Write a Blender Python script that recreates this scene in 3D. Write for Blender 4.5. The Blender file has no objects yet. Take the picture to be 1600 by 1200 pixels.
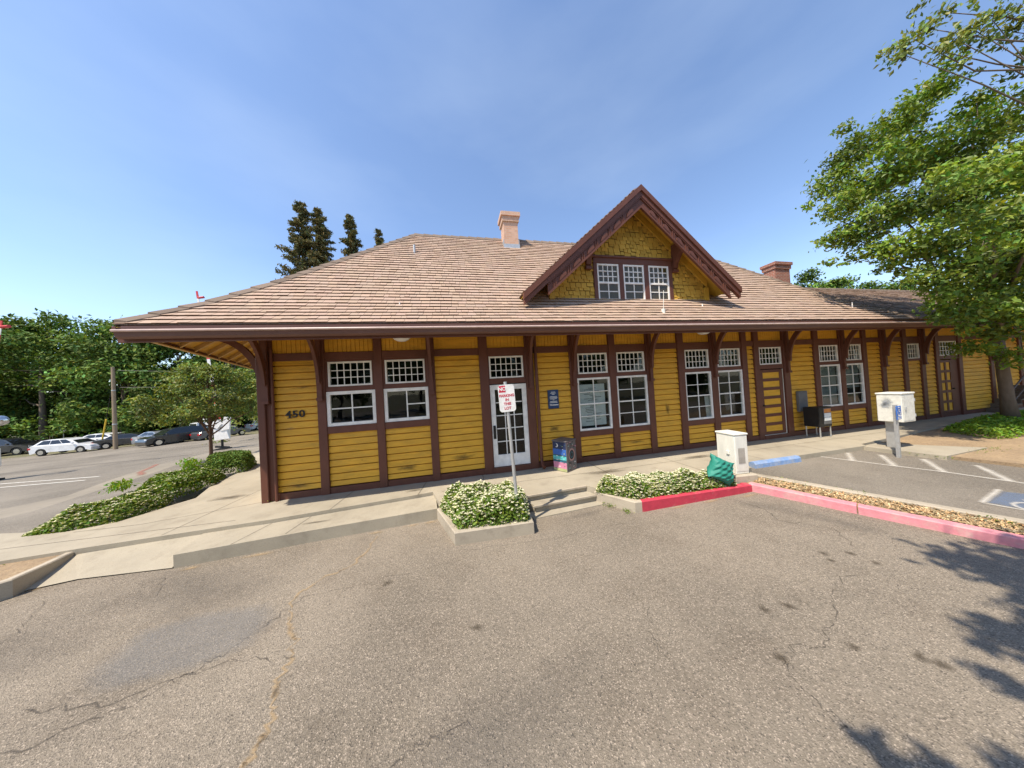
import bpy, math, random
import numpy as np
from mathutils import Vector, Matrix

S = bpy.context.scene
COL = S.collection
random.seed(7)
RNG = np.random.default_rng(11)

# ------------------------------------------------------------------ camera, sky, sun, exposure
yaw, pit, rol = map(math.radians, (11.964, 0.896, -3.4013))
Fv = Vector((math.sin(yaw)*math.cos(pit), math.cos(yaw)*math.cos(pit), math.sin(pit)))
R0 = Vector((math.cos(yaw), -math.sin(yaw), 0)); U0 = R0.cross(Fv)
Rv = math.cos(rol)*R0 + math.sin(rol)*U0; Uv = -math.sin(rol)*R0 + math.cos(rol)*U0
cd = bpy.data.cameras.new('camera'); cam = bpy.data.objects.new('camera', cd); COL.objects.link(cam)
cam.matrix_world = Matrix(((Rv.x, Uv.x, -Fv.x, 0), (Rv.y, Uv.y, -Fv.y, -6.849), (Rv.z, Uv.z, -Fv.z, 2.05), (0, 0, 0, 1)))
cd.sensor_width = 36; cd.lens = 417.894/1600*36; cd.clip_start = .05; cd.clip_end = 3000
S.camera = cam

SUN = Vector((-.51, -.30, 1.0)).normalized()
W = bpy.data.worlds.new('World'); S.world = W; W.use_nodes = True
nt = W.node_tree
sky = nt.nodes.new('ShaderNodeTexSky'); sky.sky_type = 'NISHITA'; sky.sun_disc = False
sky.sun_elevation = math.asin(SUN.z); sky.sun_rotation = math.atan2(SUN.x, SUN.y) % (2*math.pi)
sky.air_density = 1.0; sky.dust_density = .4; sky.ozone_density = 2.0; sky.altitude = 20
bg = nt.nodes['Background']; bg.inputs[1].default_value = .145
hs = nt.nodes.new('ShaderNodeHueSaturation'); hs.inputs['Saturation'].default_value = 1.0; hs.inputs['Value'].default_value = 1.08; hs.inputs['Hue'].default_value = .502
nt.links.new(sky.outputs[0], hs.inputs['Color'])
tcw = nt.nodes.new('ShaderNodeTexCoord'); mpw = nt.nodes.new('ShaderNodeMapping'); mpw.inputs['Scale'].default_value = (1.2, 1.2, 3.2); mpw.inputs['Rotation'].default_value = (.3, .5, .4)
nzw = nt.nodes.new('ShaderNodeTexNoise'); nzw.inputs['Scale'].default_value = 1.7; nzw.inputs['Detail'].default_value = 5; nzw.inputs['Roughness'].default_value = .5
rmw = nt.nodes.new('ShaderNodeMapRange'); rmw.inputs[1].default_value = .42; rmw.inputs[2].default_value = .72; rmw.inputs[4].default_value = .11
mxw = nt.nodes.new('ShaderNodeMix'); mxw.data_type = 'RGBA'; mxw.inputs[7].default_value = (4.2, 4.9, 5.6, 1)     # thin veil of high haze
nt.links.new(tcw.outputs['Generated'], mpw.inputs[0]); nt.links.new(mpw.outputs[0], nzw.inputs['Vector']); nt.links.new(nzw.outputs['Fac'], rmw.inputs[0]); nt.links.new(rmw.outputs[0], mxw.inputs[0])
nt.links.new(hs.outputs[0], mxw.inputs[6]); nt.links.new(mxw.outputs[2], bg.inputs[0])
sl = bpy.data.lights.new('sun', 'SUN'); sl.energy = 4.1; sl.angle = math.radians(.53); sl.color = (1, .91, .77)
so = bpy.data.objects.new('sun', sl); COL.objects.link(so); so.location = SUN*60
so.rotation_euler = SUN.to_track_quat('Z', 'Y').to_euler()
S.view_settings.view_transform = 'Standard'; S.view_settings.look = 'None'
S.view_settings.exposure = .75; S.view_settings.gamma = 1
S.render.engine = 'CYCLES'
S.cycles.max_bounces = 7; S.cycles.transparent_max_bounces = 12; S.cycles.diffuse_bounces = 4

# ------------------------------------------------------------------ materials
def _n(t, k, **kw):
    n = t.nodes.new(k)
    for a, b in kw.items(): setattr(n, a, b)
    return n
def mixrgb(t, a, b, fac, mode='MIX'):
    m = _n(t, 'ShaderNodeMix', data_type='RGBA', blend_type=mode)
    for s, v in ((0, fac), (6, a), (7, b)):
        if hasattr(v, 'links') or hasattr(v, 'is_linked'): t.links.new(v, m.inputs[s])
        elif s == 0: m.inputs[0].default_value = v
        else: m.inputs[s].default_value = (*v, 1)
    return m.outputs[2]
def noise(t, co, scale, detail=4, rough=.6):
    n = _n(t, 'ShaderNodeTexNoise'); n.inputs['Scale'].default_value = scale
    n.inputs['Detail'].default_value = detail; n.inputs['Roughness'].default_value = rough
    t.links.new(co, n.inputs['Vector']); return n.outputs['Fac']
def ramp(t, src, a, b, lo=0., hi=1.):
    r = _n(t, 'ShaderNodeMapRange'); r.clamp = True
    t.links.new(src, r.inputs[0])
    for i, v in enumerate((a, b, lo, hi)): r.inputs[i+1].default_value = v
    return r.outputs[0]
def bump(t, h, strength, dist=.01):
    b = _n(t, 'ShaderNodeBump'); b.inputs['Strength'].default_value = strength; b.inputs['Distance'].default_value = dist
    t.links.new(h, b.inputs['Height']); return b.outputs[0]
def base(name):
    m = bpy.data.materials.new(name); m.use_nodes = True; t = m.node_tree
    p = t.nodes['Principled BSDF']; tc = _n(t, 'ShaderNodeTexCoord')
    return m, t, p, tc.outputs['Object']
def scaled(t, co, v):
    mp = _n(t, 'ShaderNodeMapping'); mp.inputs['Scale'].default_value = v
    t.links.new(co, mp.inputs[0]); return mp.outputs[0]
def paint(name, c, rough=.6, dirt=None, amt=.5, sc=3, bmp=.15, stretch=(1, 1, 1), metal=0, var=.12, spec=.4, lo=.5, hi=.75):
    m, t, p, co = base(name)
    v = noise(t, scaled(t, co, stretch), sc*2.3)
    col = mixrgb(t, tuple(x*(1-var) for x in c), tuple(min(1, x*(1+var)) for x in c), ramp(t, v, .3, .7))
    if dirt:
        d = noise(t, scaled(t, co, stretch), sc, 7, .7)
        fine = noise(t, co, sc*14, 3)
        s = _n(t, 'ShaderNodeMath', operation='MULTIPLY'); t.links.new(ramp(t, d, lo, hi), s.inputs[0]); t.links.new(ramp(t, fine, .3, .7, .35, 1), s.inputs[1])
        s2 = _n(t, 'ShaderNodeMath', operation='MULTIPLY'); t.links.new(s.outputs[0], s2.inputs[0]); s2.inputs[1].default_value = amt
        col = mixrgb(t, col, dirt, s2.outputs[0])
    t.links.new(col, p.inputs['Base Color']); p.inputs['Roughness'].default_value = rough
    p.inputs['Metallic'].default_value = metal; p.inputs['Specular IOR Level'].default_value = spec
    if bmp: t.links.new(bump(t, noise(t, scaled(t, co, stretch), sc*9, 5), bmp), p.inputs['Normal'])
    return m
def tinted(name, c, rough=.7, bmp=.3, sc=30, spec=.3, transl=0.0, sheen=None):
    """base colour multiplied by the per-face 'tint' colour attribute of the mesh"""
    m, t, p, co = base(name)
    a = _n(t, 'ShaderNodeAttribute', attribute_name='tint')
    v = noise(t, co, sc*.2, 5)
    col = mixrgb(t, c, a.outputs['Color'], 1.0, 'MULTIPLY')
    col = mixrgb(t, col, tuple(x*.6 for x in (1, 1, 1)), ramp(t, v, .5, .8, 0, .0 if transl else .12), 'MULTIPLY')
    t.links.new(col, p.inputs['Base Color']); p.inputs['Roughness'].default_value = rough
    p.inputs['Specular IOR Level'].default_value = spec
    if bmp: t.links.new(bump(t, noise(t, co, sc, 4), bmp), p.inputs['Normal'])
    if transl:
        tr = _n(t, 'ShaderNodeBsdfTranslucent'); mx = _n(t, 'ShaderNodeMixShader'); mx.inputs[0].default_value = transl
        c2 = mixrgb(t, col, (1.25, 1.2, .45), 1.0, 'MULTIPLY')
        t.links.new(c2, tr.inputs[0]); t.links.new(p.outputs[0], mx.inputs[1]); t.links.new(tr.outputs[0], mx.inputs[2])
        t.links.new(mx.outputs[0], t.nodes['Material Output'].inputs[0])
    return m

M = {}
M['yellow'] = paint('yellow_siding', (.72, .372, .028), .6, (.26, .155, .04), .6, 2.2, .25, (.35, 1, 1.6), var=.14, lo=.5, hi=.74)
M['yellowtrim'] = paint('yellow_trim', (.55, .33, .04), .6, (.25, .16, .04), .4, 2)
M['brown'] = paint('brown_trim', (.128, .044, .025), .55, (.20, .12, .09), .35, 2.5, .2, (1, 1, .35), lo=.62, hi=.85)
M['brown_gutter'] = paint('gutter_brown', (.135, .055, .036), .42, (.3, .2, .17), .35, 1.3, .06, (.3, 1, 1), spec=.5)  # gutter brown, slightly lighter and smoother than the trim
M['white'] = paint('white_paint', (.84, .80, .74), .5, (.5, .43, .34), .3, 3, .1)
M['whitemetal'] = paint('white_metal', (.72, .70, .62), .45, (.33, .27, .18), .55, 2.2, .05, (1, 1, .4))
M['deck'] = paint('soffit_boards', (.50, .29, .04), .7, (.2, .12, .04), .4, 3, .2)
M['rafter'] = paint('rafter_paint', (.46, .29, .10), .6, None, 0, 3)
M['lip_sunlit'] = paint('lip_highlight', (.58, .42, .36), .3, None, 0, 3, 0, spec=.6)  # pale tone paints the sun's highlight along the gutter lip
M['shingle'] = tinted('roof_shingle', (.41, .295, .222), .9, .5, 40, .15)
M['cap'] = tinted('cap_shingle', (.20, .15, .115), .9, .5, 40, .15)
M['gshingle'] = tinted('gable_shingle', (.60, .355, .06), .7, .3, 20, .2)
M['dark'] = paint('attic_shade', (.012, .011, .010), .9, None, 0, 2, 0)  # near-black sheet behind the dormer panes, painted as the unlit attic
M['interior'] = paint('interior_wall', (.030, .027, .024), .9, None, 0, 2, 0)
M['concrete'] = None
M['black'] = paint('black_metal', (.012, .012, .013), .45, (.06, .05, .04), .4, 3, .05)
M['rubber'] = paint('rubber', (.015, .015, .015), .85, None, 0, 4, 0)
M['galv'] = paint('galvanised_steel', (.50, .50, .49), .45, (.3, .28, .25), .4, 4, .05, metal=.55)
M['greymetal'] = paint('grey_metal', (.13, .13, .13), .55, (.06, .05, .05), .4, 3, .05)
M['blue'] = paint('blue_paint', (.17, .28, .50), .75, (.42, .42, .40), .8, 5, .3, lo=.42, hi=.62)
M['bluesign'] = paint('blue_sign', (.03, .16, .55), .4, None, 0, 3, 0)
M['navy'] = paint('navy_plaque', (.018, .045, .12), .4, None, 0, 3, 0)
M['red'] = paint('red_kerb_paint', (.48, .040, .068), .75, (.42, .25, .20), .7, 5, .35, lo=.54, hi=.66)
M['pink'] = paint('pink_kerb_paint', (.62, .235, .26), .75, (.50, .38, .32), .75, 5, .35, lo=.48, hi=.64)
M['signred'] = paint('sign_red', (.55, .03, .06), .5, None, 0, 3, 0)
M['signwhite'] = paint('sign_white', (.80, .78, .74), .4, (.5, .42, .34), .3, 5, 0)
M['teal'] = paint('teal_vinyl', (.02, .20, .145), .6, (.02, .15, .12), .4, 4, .3)
M['bark'] = paint('bark', (.15, .115, .085), .9, (.06, .045, .035), .7, 5, .9, (1, 1, .3))
M['bark2'] = paint('bark_brown', (.14, .075, .045), .9, (.06, .04, .03), .6, 6, .7, (1, 1, .3))
M['pole'] = paint('pole_wood', (.30, .22, .14), .85, (.12, .09, .06), .6, 2, .4, (6, 6, .4))
M['yguy'] = paint('yellow_sleeve', (.75, .50, .05), .5, None, 0, 3, 0)
M['paper'] = paint('paper', (.72, .74, .72), .8, None, 0, 3, 0)
M['ink'] = paint('ink', (.10, .11, .12), .8, None, 0, 3, 0)
M['blind'] = paint('blind', (.30, .33, .31), .8, None, 0, 3, 0)
M['leaf'] = tinted('leaf', (.160, .228, .027), .5, 0, 10, .4, .34)
M['leafdark'] = tinted('leaf_dark', (.118, .182, .036), .65, 0, 10, .15, .18)
M['leafolive'] = tinted('leaf_olive', (.170, .205, .042), .5, 0, 10, .3, .28)
M['jleaf'] = tinted('jasmine_leaf', (.15, .225, .030), .5, 0, 10, .3, .3)
M['conifer'] = tinted('conifer_needles', (.135, .125, .055), .7, 0, 10, .2, .15)
M['flower'] = tinted('petal', (.74, .71, .52), .7, 0, 10, .2, .25)
M['ivy'] = tinted('groundcover_leaf', (.20, .32, .035), .5, 0, 10, .3, .35)
M['mulchchip'] = tinted('wood_chip', (.46, .33, .185), .9, 0, 10, .1)

def glass_mat():
    m = bpy.data.materials.new('window_glass'); m.use_nodes = True; t = m.node_tree; t.nodes.remove(t.nodes['Principled BSDF'])
    tr = _n(t, 'ShaderNodeBsdfTransparent'); tr.inputs[0].default_value = (.80, .83, .82, 1)
    gl = _n(t, 'ShaderNodeBsdfGlossy'); gl.inputs['Roughness'].default_value = .02; gl.inputs[0].default_value = (.95, .97, 1, 1)
    tc = _n(t, 'ShaderNodeTexCoord')
    nb = bump(t, noise(t, tc.outputs['Object'], 3.5, 2), .06, .02); t.links.new(nb, gl.inputs['Normal'])
    fr = _n(t, 'ShaderNodeFresnel'); fr.inputs[0].default_value = 1.5
    ad = _n(t, 'ShaderNodeMath', operation='MULTIPLY_ADD'); t.links.new(fr.outputs[0], ad.inputs[0]); ad.inputs[1].default_value = .8; ad.inputs[2].default_value = .006; ad.use_clamp = True
    gg = _n(t, 'ShaderNodeNewGeometry'); inv = _n(t, 'ShaderNodeMath', operation='SUBTRACT'); inv.inputs[0].default_value = 1; t.links.new(gg.outputs['Backfacing'], inv.inputs[1])
    mm = _n(t, 'ShaderNodeMath', operation='MULTIPLY'); t.links.new(ad.outputs[0], mm.inputs[0]); t.links.new(inv.outputs[0], mm.inputs[1])
    mx = _n(t, 'ShaderNodeMixShader'); t.links.new(mm.outputs[0], mx.inputs[0]); t.links.new(tr.outputs[0], mx.inputs[1]); t.links.new(gl.outputs[0], mx.inputs[2])
    t.links.new(mx.outputs[0], t.nodes['Material Output'].inputs[0]); return m
M['glass'] = glass_mat()
def car_paint(name, c, metal=.0):
    m, t, p, co = base(name)
    d = noise(t, co, 2.2, 5)
    t.links.new(mixrgb(t, c, tuple(.75*x+.02 for x in c), ramp(t, d, .4, .7)), p.inputs['Base Color'])
    p.inputs['Roughness'].default_value = .28; p.inputs['Metallic'].default_value = metal; p.inputs['Coat Weight'].default_value = .8; p.inputs['Coat Roughness'].default_value = .06
    return m
M['carglass'] = paint('car_glass', (.012, .014, .016), .06, None, 0, 3, 0, spec=.8)
M['chrome'] = paint('chrome', (.6, .6, .6), .2, None, 0, 3, 0, metal=1)
M['tail'] = paint('tail_lamp', (.45, .01, .012), .25, None, 0, 3, 0)
M['headl'] = paint('head_lamp', (.7, .72, .75), .12, None, 0, 3, 0, spec=.8)

def asphalt(name, c0, stones=1.0, warm=(.5, .41, .32)):
    m, t, p, co = base(name)
    vo = _n(t, 'ShaderNodeTexVoronoi'); vo.inputs['Scale'].default_value = 125; t.links.new(co, vo.inputs['Vector'])
    sep = _n(t, 'ShaderNodeSeparateColor'); t.links.new(vo.outputs['Color'], sep.inputs[0])
    big = noise(t, co, .33, 6, .6); mid = noise(t, co, 1.7, 6, .65); grit = noise(t, co, 34, 4, .7)
    col = mixrgb(t, tuple(x*.70 for x in c0), tuple(x*1.2 for x in c0), ramp(t, big, .33, .68))
    col = mixrgb(t, col, (.62, .58, .55), ramp(t, mid, .5, .72, 0, .45), 'MULTIPLY')
    col = mixrgb(t, col, tuple(x*1.5 for x in c0), ramp(t, grit, .45, .75, 0, .5))
    col = mixrgb(t, col, tuple(x*.32 for x in c0), ramp(t, grit, .42, .27, 0, .65))
    col = mixrgb(t, col, warm, ramp(t, sep.outputs[0], .80, .97, 0, .75*stones))
    col = mixrgb(t, col, (.035, .032, .03), ramp(t, sep.outputs[1], .86, .96, 0, .75*stones))
    t.links.new(col, p.inputs['Base Color']); p.inputs['Roughness'].default_value = .88; p.inputs['Specular IOR Level'].default_value = .25
    mh = _n(t, 'ShaderNodeMath', operation='ADD'); t.links.new(vo.outputs['Distance'], mh.inputs[0]); t.links.new(grit, mh.inputs[1])
    t.links.new(bump(t, mh.outputs[0], .55, .012), p.inputs['Normal'])
    return m
M['asphalt'] = asphalt('asphalt_lot', (.225, .188, .143), .8)
M['asphaltroad'] = asphalt('asphalt_road', (.205, .180, .145), .5)
M['asphaltbay'] = asphalt('asphalt_bay', (.205, .178, .142), .5)
def concrete(name, c, stain=(.20, .165, .12), amt=.5):
    m, t, p, co = base(name)
    a = noise(t, co, .55, 7, .65); b = noise(t, co, 3.1, 7, .7); g = noise(t, co, 70, 3)
    col = mixrgb(t, tuple(x*.82 for x in c), tuple(x*1.12 for x in c), ramp(t, a, .33, .67))
    col = mixrgb(t, col, stain, ramp(t, b, .52, .82, 0, amt))
    col = mixrgb(t, col, tuple(x*.6 for x in c), ramp(t, g, .52, .75, 0, .5))
    t.links.new(col, p.inputs['Base Color']); p.inputs['Roughness'].default_value = .88; p.inputs['Specular IOR Level'].default_value = .25
    t.links.new(bump(t, g, .25, .006), p.inputs['Normal']); return m
M['concrete'] = concrete('concrete_walk', (.365, .318, .240), (.20, .165, .12), .65)
M['kerb'] = concrete('concrete_kerb', (.42, .36, .275), (.15, .125, .09), .75)
M['apron'] = concrete('concrete_apron', (.26, .225, .175), (.17, .145, .115), .6)
def soil(name, a, b):
    m, t, p, co = base(name)
    n1 = noise(t, co, 1.6, 8, .7); n2 = noise(t, co, 26, 5, .75)
    col = mixrgb(t, a, b, ramp(t, n1, .38, .64)); col = mixrgb(t, col, tuple(x*.35 for x in a), ramp(t, n2, .52, .72, 0, .8))
    col = mixrgb(t, col, (.55, .44, .27), ramp(t, n2, .42, .3, 0, .7))
    t.links.new(col, p.inputs['Base Color']); p.inputs['Roughness'].default_value = .95
    t.links.new(bump(t, n2, .9, .03), p.inputs['Normal']); return m
M['dirt'] = soil('dry_dirt', (.30, .21, .125), (.40, .28, .16))
M['ground'] = soil('ground_soil', (.16, .13, .08), (.12, .13, .05))
M['mulch'] = soil('mulch_bed', (.44, .31, .17), (.36, .25, .13))
def decal(name, c, edge=.25, sc=14, dens=.9):
    """worn mark on paving: opacity from the soft-edged 'a' attribute broken up by wear noise"""
    m, t, p, co = base(name)
    at = _n(t, 'ShaderNodeAttribute', attribute_name='a')
    w = noise(t, co, sc, 6, .75)
    s = _n(t, 'ShaderNodeMath', operation='ADD'); t.links.new(at.outputs['Fac'], s.inputs[0]); t.links.new(w, s.inputs[1])
    al = ramp(t, s.outputs[0], 1.02-edge, 1.02+edge, 0, dens)
    t.links.new(al, p.inputs['Alpha']); p.inputs['Base Color'].default_value = (*c, 1); p.inputs['Roughness'].default_value = .85
    p.inputs['Specular IOR Level'].default_value = .2
    return m
M['oil'] = decal('oil_stain', (.07, .054, .036), .4, 18, .55)
M['tar'] = decal('dark_wear', (.09, .085, .08), .45, 6, .22)
M['bluewash'] = decal('faded_blue_paint', (.22, .225, .23), .55, 8, .27)
M['rust'] = decal('orange_silt', (.44, .31, .17), .4, 7, .5)
M['crackdark'] = decal('crack_line', (.075, .065, .055), .4, 16, .5)
M['linewhite'] = decal('road_line_paint', (.74, .70, .62), .28, 9, .95)
M['linefaint'] = decal('worn_line_paint', (.66, .61, .53), .5, 7, .62)
M['bayblue'] = decal('blue_bay_paint', (.15, .20, .29), .55, 6, .6)
M['redline'] = decal('faded_red_paint', (.34, .15, .11), .4, 5, .7)
def brick(name, c1, c2, mort):
    m, t, p, co = base(name)
    geo = _n(t, 'ShaderNodeNewGeometry'); sx = _n(t, 'ShaderNodeSeparateXYZ'); t.links.new(co, sx.inputs[0])
    ad = _n(t, 'ShaderNodeMath', operation='ADD'); t.links.new(sx.outputs[0], ad.inputs[0]); t.links.new(sx.outputs[1], ad.inputs[1])
    cb = _n(t, 'ShaderNodeCombineXYZ'); t.links.new(ad.outputs[0], cb.inputs[0]); t.links.new(sx.outputs[2], cb.inputs[1])
    b = _n(t, 'ShaderNodeTexBrick'); t.links.new(cb.outputs[0], b.inputs['Vector'])
    for k, v in (('Scale', 1), ('Brick Width', .21), ('Row Height', .072), ('Mortar Size', .006)): b.inputs[k].default_value = v
    b.inputs['Color1'].default_value = (*c1, 1); b.inputs['Color2'].default_value = (*c2, 1); b.inputs['Mortar'].default_value = (*mort, 1)
    t.links.new(mixrgb(t, b.outputs[0], (.6, .55, .5), ramp(t, noise(t, co, 6, 5), .5, .8, 0, .5), 'MULTIPLY'), p.inputs['Base Color'])
    p.inputs['Roughness'].default_value = .9
    t.links.new(bump(t, b.outputs['Fac'], -.6, .01), p.inputs['Normal']); return m
M['brickpink'] = brick('pale_brick', (.60, .37, .26), (.52, .30, .20), (.50, .40, .31))
M['brickred'] = brick('red_brick', (.34, .12, .075), (.24, .09, .06), (.42, .34, .27))

# ------------------------------------------------------------------ mesh helpers
class MB:
    def __init__(s): s.v = []; s.f = []; s.m = []; s.c = []
    def add(s, vs, fs, mi=0, tint=None):
        o = len(s.v); s.v += [tuple(q) for q in vs]
        for f in fs:
            s.f.append(tuple(i+o for i in f)); s.m.append(mi); s.c.append(tint or (1, 1, 1))
        return s
    def box(s, x0, x1, y0, y1, z0, z1, mi=0, tint=None):
        v = [(x, y, z) for z in (z0, z1) for x, y in ((x0, y0), (x1, y0), (x1, y1), (x0, y1))]
        return s.add(v, [(3, 2, 1, 0), (4, 5, 6, 7), (0, 1, 5, 4), (1, 2, 6, 5), (2, 3, 7, 6), (3, 0, 4, 7)], mi, tint)
    def bbox(s, x0, x1, y0, y1, z0, z1, b=.01, mi=0):
        """box with chamfered edges"""
        vs = []; idx = {}
        for X in range(2):
            for Y in range(2):
                for Z in range(2):
                    c = ((x0, x1)[X], (y0, y1)[Y], (z0, z1)[Z]); sg = (1-2*X, 1-2*Y, 1-2*Z)
                    for a in range(3):
                        p = [c[i]+(0 if i == a else sg[i]*b) for i in range(3)]
                        idx[(X, Y, Z, a)] = len(vs); vs.append(p)
        fs = []
        for a in range(3):
            for sd in range(2):
                u, w = [i for i in range(3) if i != a]; q = []
                for (p, r) in ((0, 0), (1, 0), (1, 1), (0, 1)):
                    k = [0, 0, 0]; k[a] = sd; k[u] = p; k[w] = r; q.append(idx[(*k, a)])
                if (sd == 0) ^ (a == 1): q.reverse()
                fs.append(q)
        for a in range(3):
            u, w = [i for i in range(3) if i != a]
            for p in range(2):
                for r in range(2):
                    k0 = [0, 0, 0]; k1 = [0, 0, 0]; k0[u] = k1[u] = p; k0[w] = k1[w] = r; k1[a] = 1
                    fs.append([idx[(*k0, u)], idx[(*k1, u)], idx[(*k1, w)], idx[(*k0, w)]])
        for X in range(2):
            for Y in range(2):
                for Z in range(2): fs.append([idx[(X, Y, Z, a)] for a in range(3)])
        return s.add(vs, fs, mi)
    def obox(s, c, ax, ay, az, mi=0, tint=None):
        """box about centre c with half axis vectors"""
        c, ax, ay, az = map(Vector, (c, ax, ay, az))
        v = [c+sx*ax+sy*ay+sz*az for sz in (-1, 1) for sx, sy in ((-1, -1), (1, -1), (1, 1), (-1, 1))]
        return s.add(v, [(3, 2, 1, 0), (4, 5, 6, 7), (0, 1, 5, 4), (1, 2, 6, 5), (2, 3, 7, 6), (3, 0, 4, 7)], mi, tint)
    def tube(s, pts, rad, n=8, mi=0, cap=True):
        pts = [Vector(p) for p in pts]; rad = rad if isinstance(rad, (list, tuple)) else [rad]*len(pts)
        rings = []
        for i, p in enumerate(pts):
            d = (pts[min(i+1, len(pts)-1)]-pts[max(i-1, 0)]).normalized()
            a = d.cross(Vector((0, 0, 1))) if abs(d.z) < .95 else d.cross(Vector((1, 0, 0)))
            a.normalize(); b = d.cross(a)
            rings.append([p+(math.cos(2*math.pi*k/n)*a+math.sin(2*math.pi*k/n)*b)*rad[i] for k in range(n)])
        vs = [q for r in rings for q in r]; fs = []
        for i in range(len(pts)-1):
            for k in range(n): fs.append((i*n+k, i*n+(k+1) % n, (i+1)*n+(k+1) % n, (i+1)*n+k))
        if cap: fs += [tuple(range(n))[::-1], tuple((len(pts)-1)*n+k for k in range(n))]
        return s.add(vs, fs, mi)
    def prism(s, poly, a, b, axis='x', mi=0):
        """polygon in the plane across `axis`, extruded from a to b. x: (y,z)  y: (x,z)  z: (x,y)"""
        def P(u, w, t): return {'x': (t, u, w), 'y': (u, t, w), 'z': (u, w, t)}[axis]
        n = len(poly); v = [P(*q, a) for q in poly]+[P(*q, b) for q in poly]
        fs = [tuple(range(n))[::-1], tuple(range(n, 2*n))]+[(i, (i+1) % n, (i+1) % n+n, i+n) for i in range(n)]
        return s.add(v, fs, mi)
    def build(s, name, mats, parent=None, smooth=False, tint=False, loc=None):
        me = bpy.data.meshes.new(name); me.from_pydata(s.v, [], s.f)
        for k in (mats if isinstance(mats, (list, tuple)) else [mats]): me.materials.append(M[k] if isinstance(k, str) else k)
        me.polygons.foreach_set('material_index', s.m)
        if smooth: me.polygons.foreach_set('use_smooth', [True]*len(s.f))
        if tint:
            at = me.attributes.new('tint', 'FLOAT_COLOR', 'CORNER'); arr = []
            for f, c in zip(s.f, s.c): arr += [c[0], c[1], c[2], 1]*len(f)
            at.data.foreach_set('color', arr)
        import bmesh as _b
        bm = _b.new(); bm.from_mesh(me); _b.ops.recalc_face_normals(bm, faces=bm.faces); bm.to_mesh(me); bm.free()
        o = bpy.data.objects.new(name, me); COL.objects.link(o)
        if parent: o.parent = parent
        if loc: o.location = loc
        return o
def tag(o, label=None, cat=None, group=None, kind=None):
    for k, v in (('label', label), ('category', cat), ('group', group), ('kind', kind)):
        if v: o[k] = v
    return o
def empty(name, loc, label, cat, group=None, rz=0):
    o = bpy.data.objects.new(name, None); COL.objects.link(o); o.location = loc; o.rotation_euler = (0, 0, rz); o.empty_display_size = .2
    return tag(o, label, cat, group)
def struct(o, label=None): o['kind'] = 'structure'; o['label'] = label or o.name.replace('_', ' '); return o
def text_mesh(txt, size, align='CENTER', bold=0, depth=.002, sx=1):
    c = bpy.data.curves.new('txt', 'FONT'); c.body = txt; c.size = size; c.align_x = align; c.align_y = 'CENTER'; c.extrude = depth; c.offset = bold
    o = bpy.data.objects.new('txt', c); COL.objects.link(o); bpy.context.view_layer.update()
    me = bpy.data.meshes.new_from_object(o.evaluated_get(bpy.context.evaluated_depsgraph_get()))
    vs = [(v.co.x*sx, v.co.y, v.co.z) for v in me.vertices]; fs = [tuple(p.vertices) for p in me.polygons]
    bpy.data.objects.remove(o); bpy.data.curves.remove(c); bpy.data.meshes.remove(me)
    return vs, fs
def add_text(mb, txt, size, org, xa, ya, mi=0, **kw):
    """letters laid out along xa / ya from org"""
    vs, fs = text_mesh(txt, size, **kw); xa, ya, org = Vector(xa), Vector(ya), Vector(org); za = xa.cross(ya)
    mb.add([org+xa*x+ya*y+za*z for x, y, z in vs], fs, mi)
def np_mesh(name, V, nper, mats, tint=None, parent=None, mi=None, smooth=False):
    """V: (n, nper, 3) array of separate faces"""
    n = V.shape[0]; me = bpy.data.meshes.new(name)
    me.vertices.add(n*nper); me.vertices.foreach_set('co', V.reshape(-1).astype(np.float32))
    me.loops.add(n*nper); me.loops.foreach_set('vertex_index', np.arange(n*nper, dtype=np.int32))
    me.polygons.add(n); me.polygons.foreach_set('loop_start', np.arange(0, n*nper, nper, dtype=np.int32))
    me.polygons.foreach_set('loop_total', np.full(n, nper, dtype=np.int32))
    for k in mats: me.materials.append(M[k])
    if mi is not None: me.polygons.foreach_set('material_index', mi.astype(np.int32))
    if tint is not None:
        at = me.attributes.new('tint', 'FLOAT_COLOR', 'CORNER')
        c = np.ones((n, nper, 4), np.float32); c[:, :, :3] = tint[:, None, :]; at.data.foreach_set('color', c.reshape(-1))
    me.update(calc_edges=True); me.validate()
    o = bpy.data.objects.new(name, me); COL.objects.link(o)
    if parent: o.parent = parent
    return o
def leaves(P, size, up=.35, wid=.5, droop=0., jit=.35, out=None):
    """diamond leaf (two folded triangles) at each point of P"""
    n = len(P); d = RNG.normal(size=(n, 3)); d[:, 2] -= droop; d /= np.linalg.norm(d, axis=1)[:, None]
    nn = RNG.normal(size=(n, 3)); nn[:, 2] += up*3
    if out is not None: nn = nn*.55+out*1.5
    nn -= (nn*d).sum(1)[:, None]*d; nn /= np.linalg.norm(nn, axis=1)[:, None]
    s = np.cross(d, nn); L = (size*(1+jit*(RNG.random(n)*2-1)))[:, None]
    a = P-d*L*.5; c = P+d*L*.5; m = P-d*L*.05+nn*L*.0
    l = m+s*L*wid*.5+nn*L*.10; r = m-s*L*wid*.5+nn*L*.10
    tri = np.stack([np.stack([a, l, c], 1), np.stack([a, c, r], 1)], 1).reshape(-1, 3, 3)
    return tri
def tint_for(n, ctr=1, var=.25, hue=.18, k=2):
    b = ctr*(1+var*RNG.normal(size=n)).clip(.45, 1.7); h = RNG.normal(size=n)*hue
    t = np.stack([b*(1+h), b, b*(1-h*.6)], 1).clip(.1, 2.2)
    return np.repeat(t, k, 0)
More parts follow.
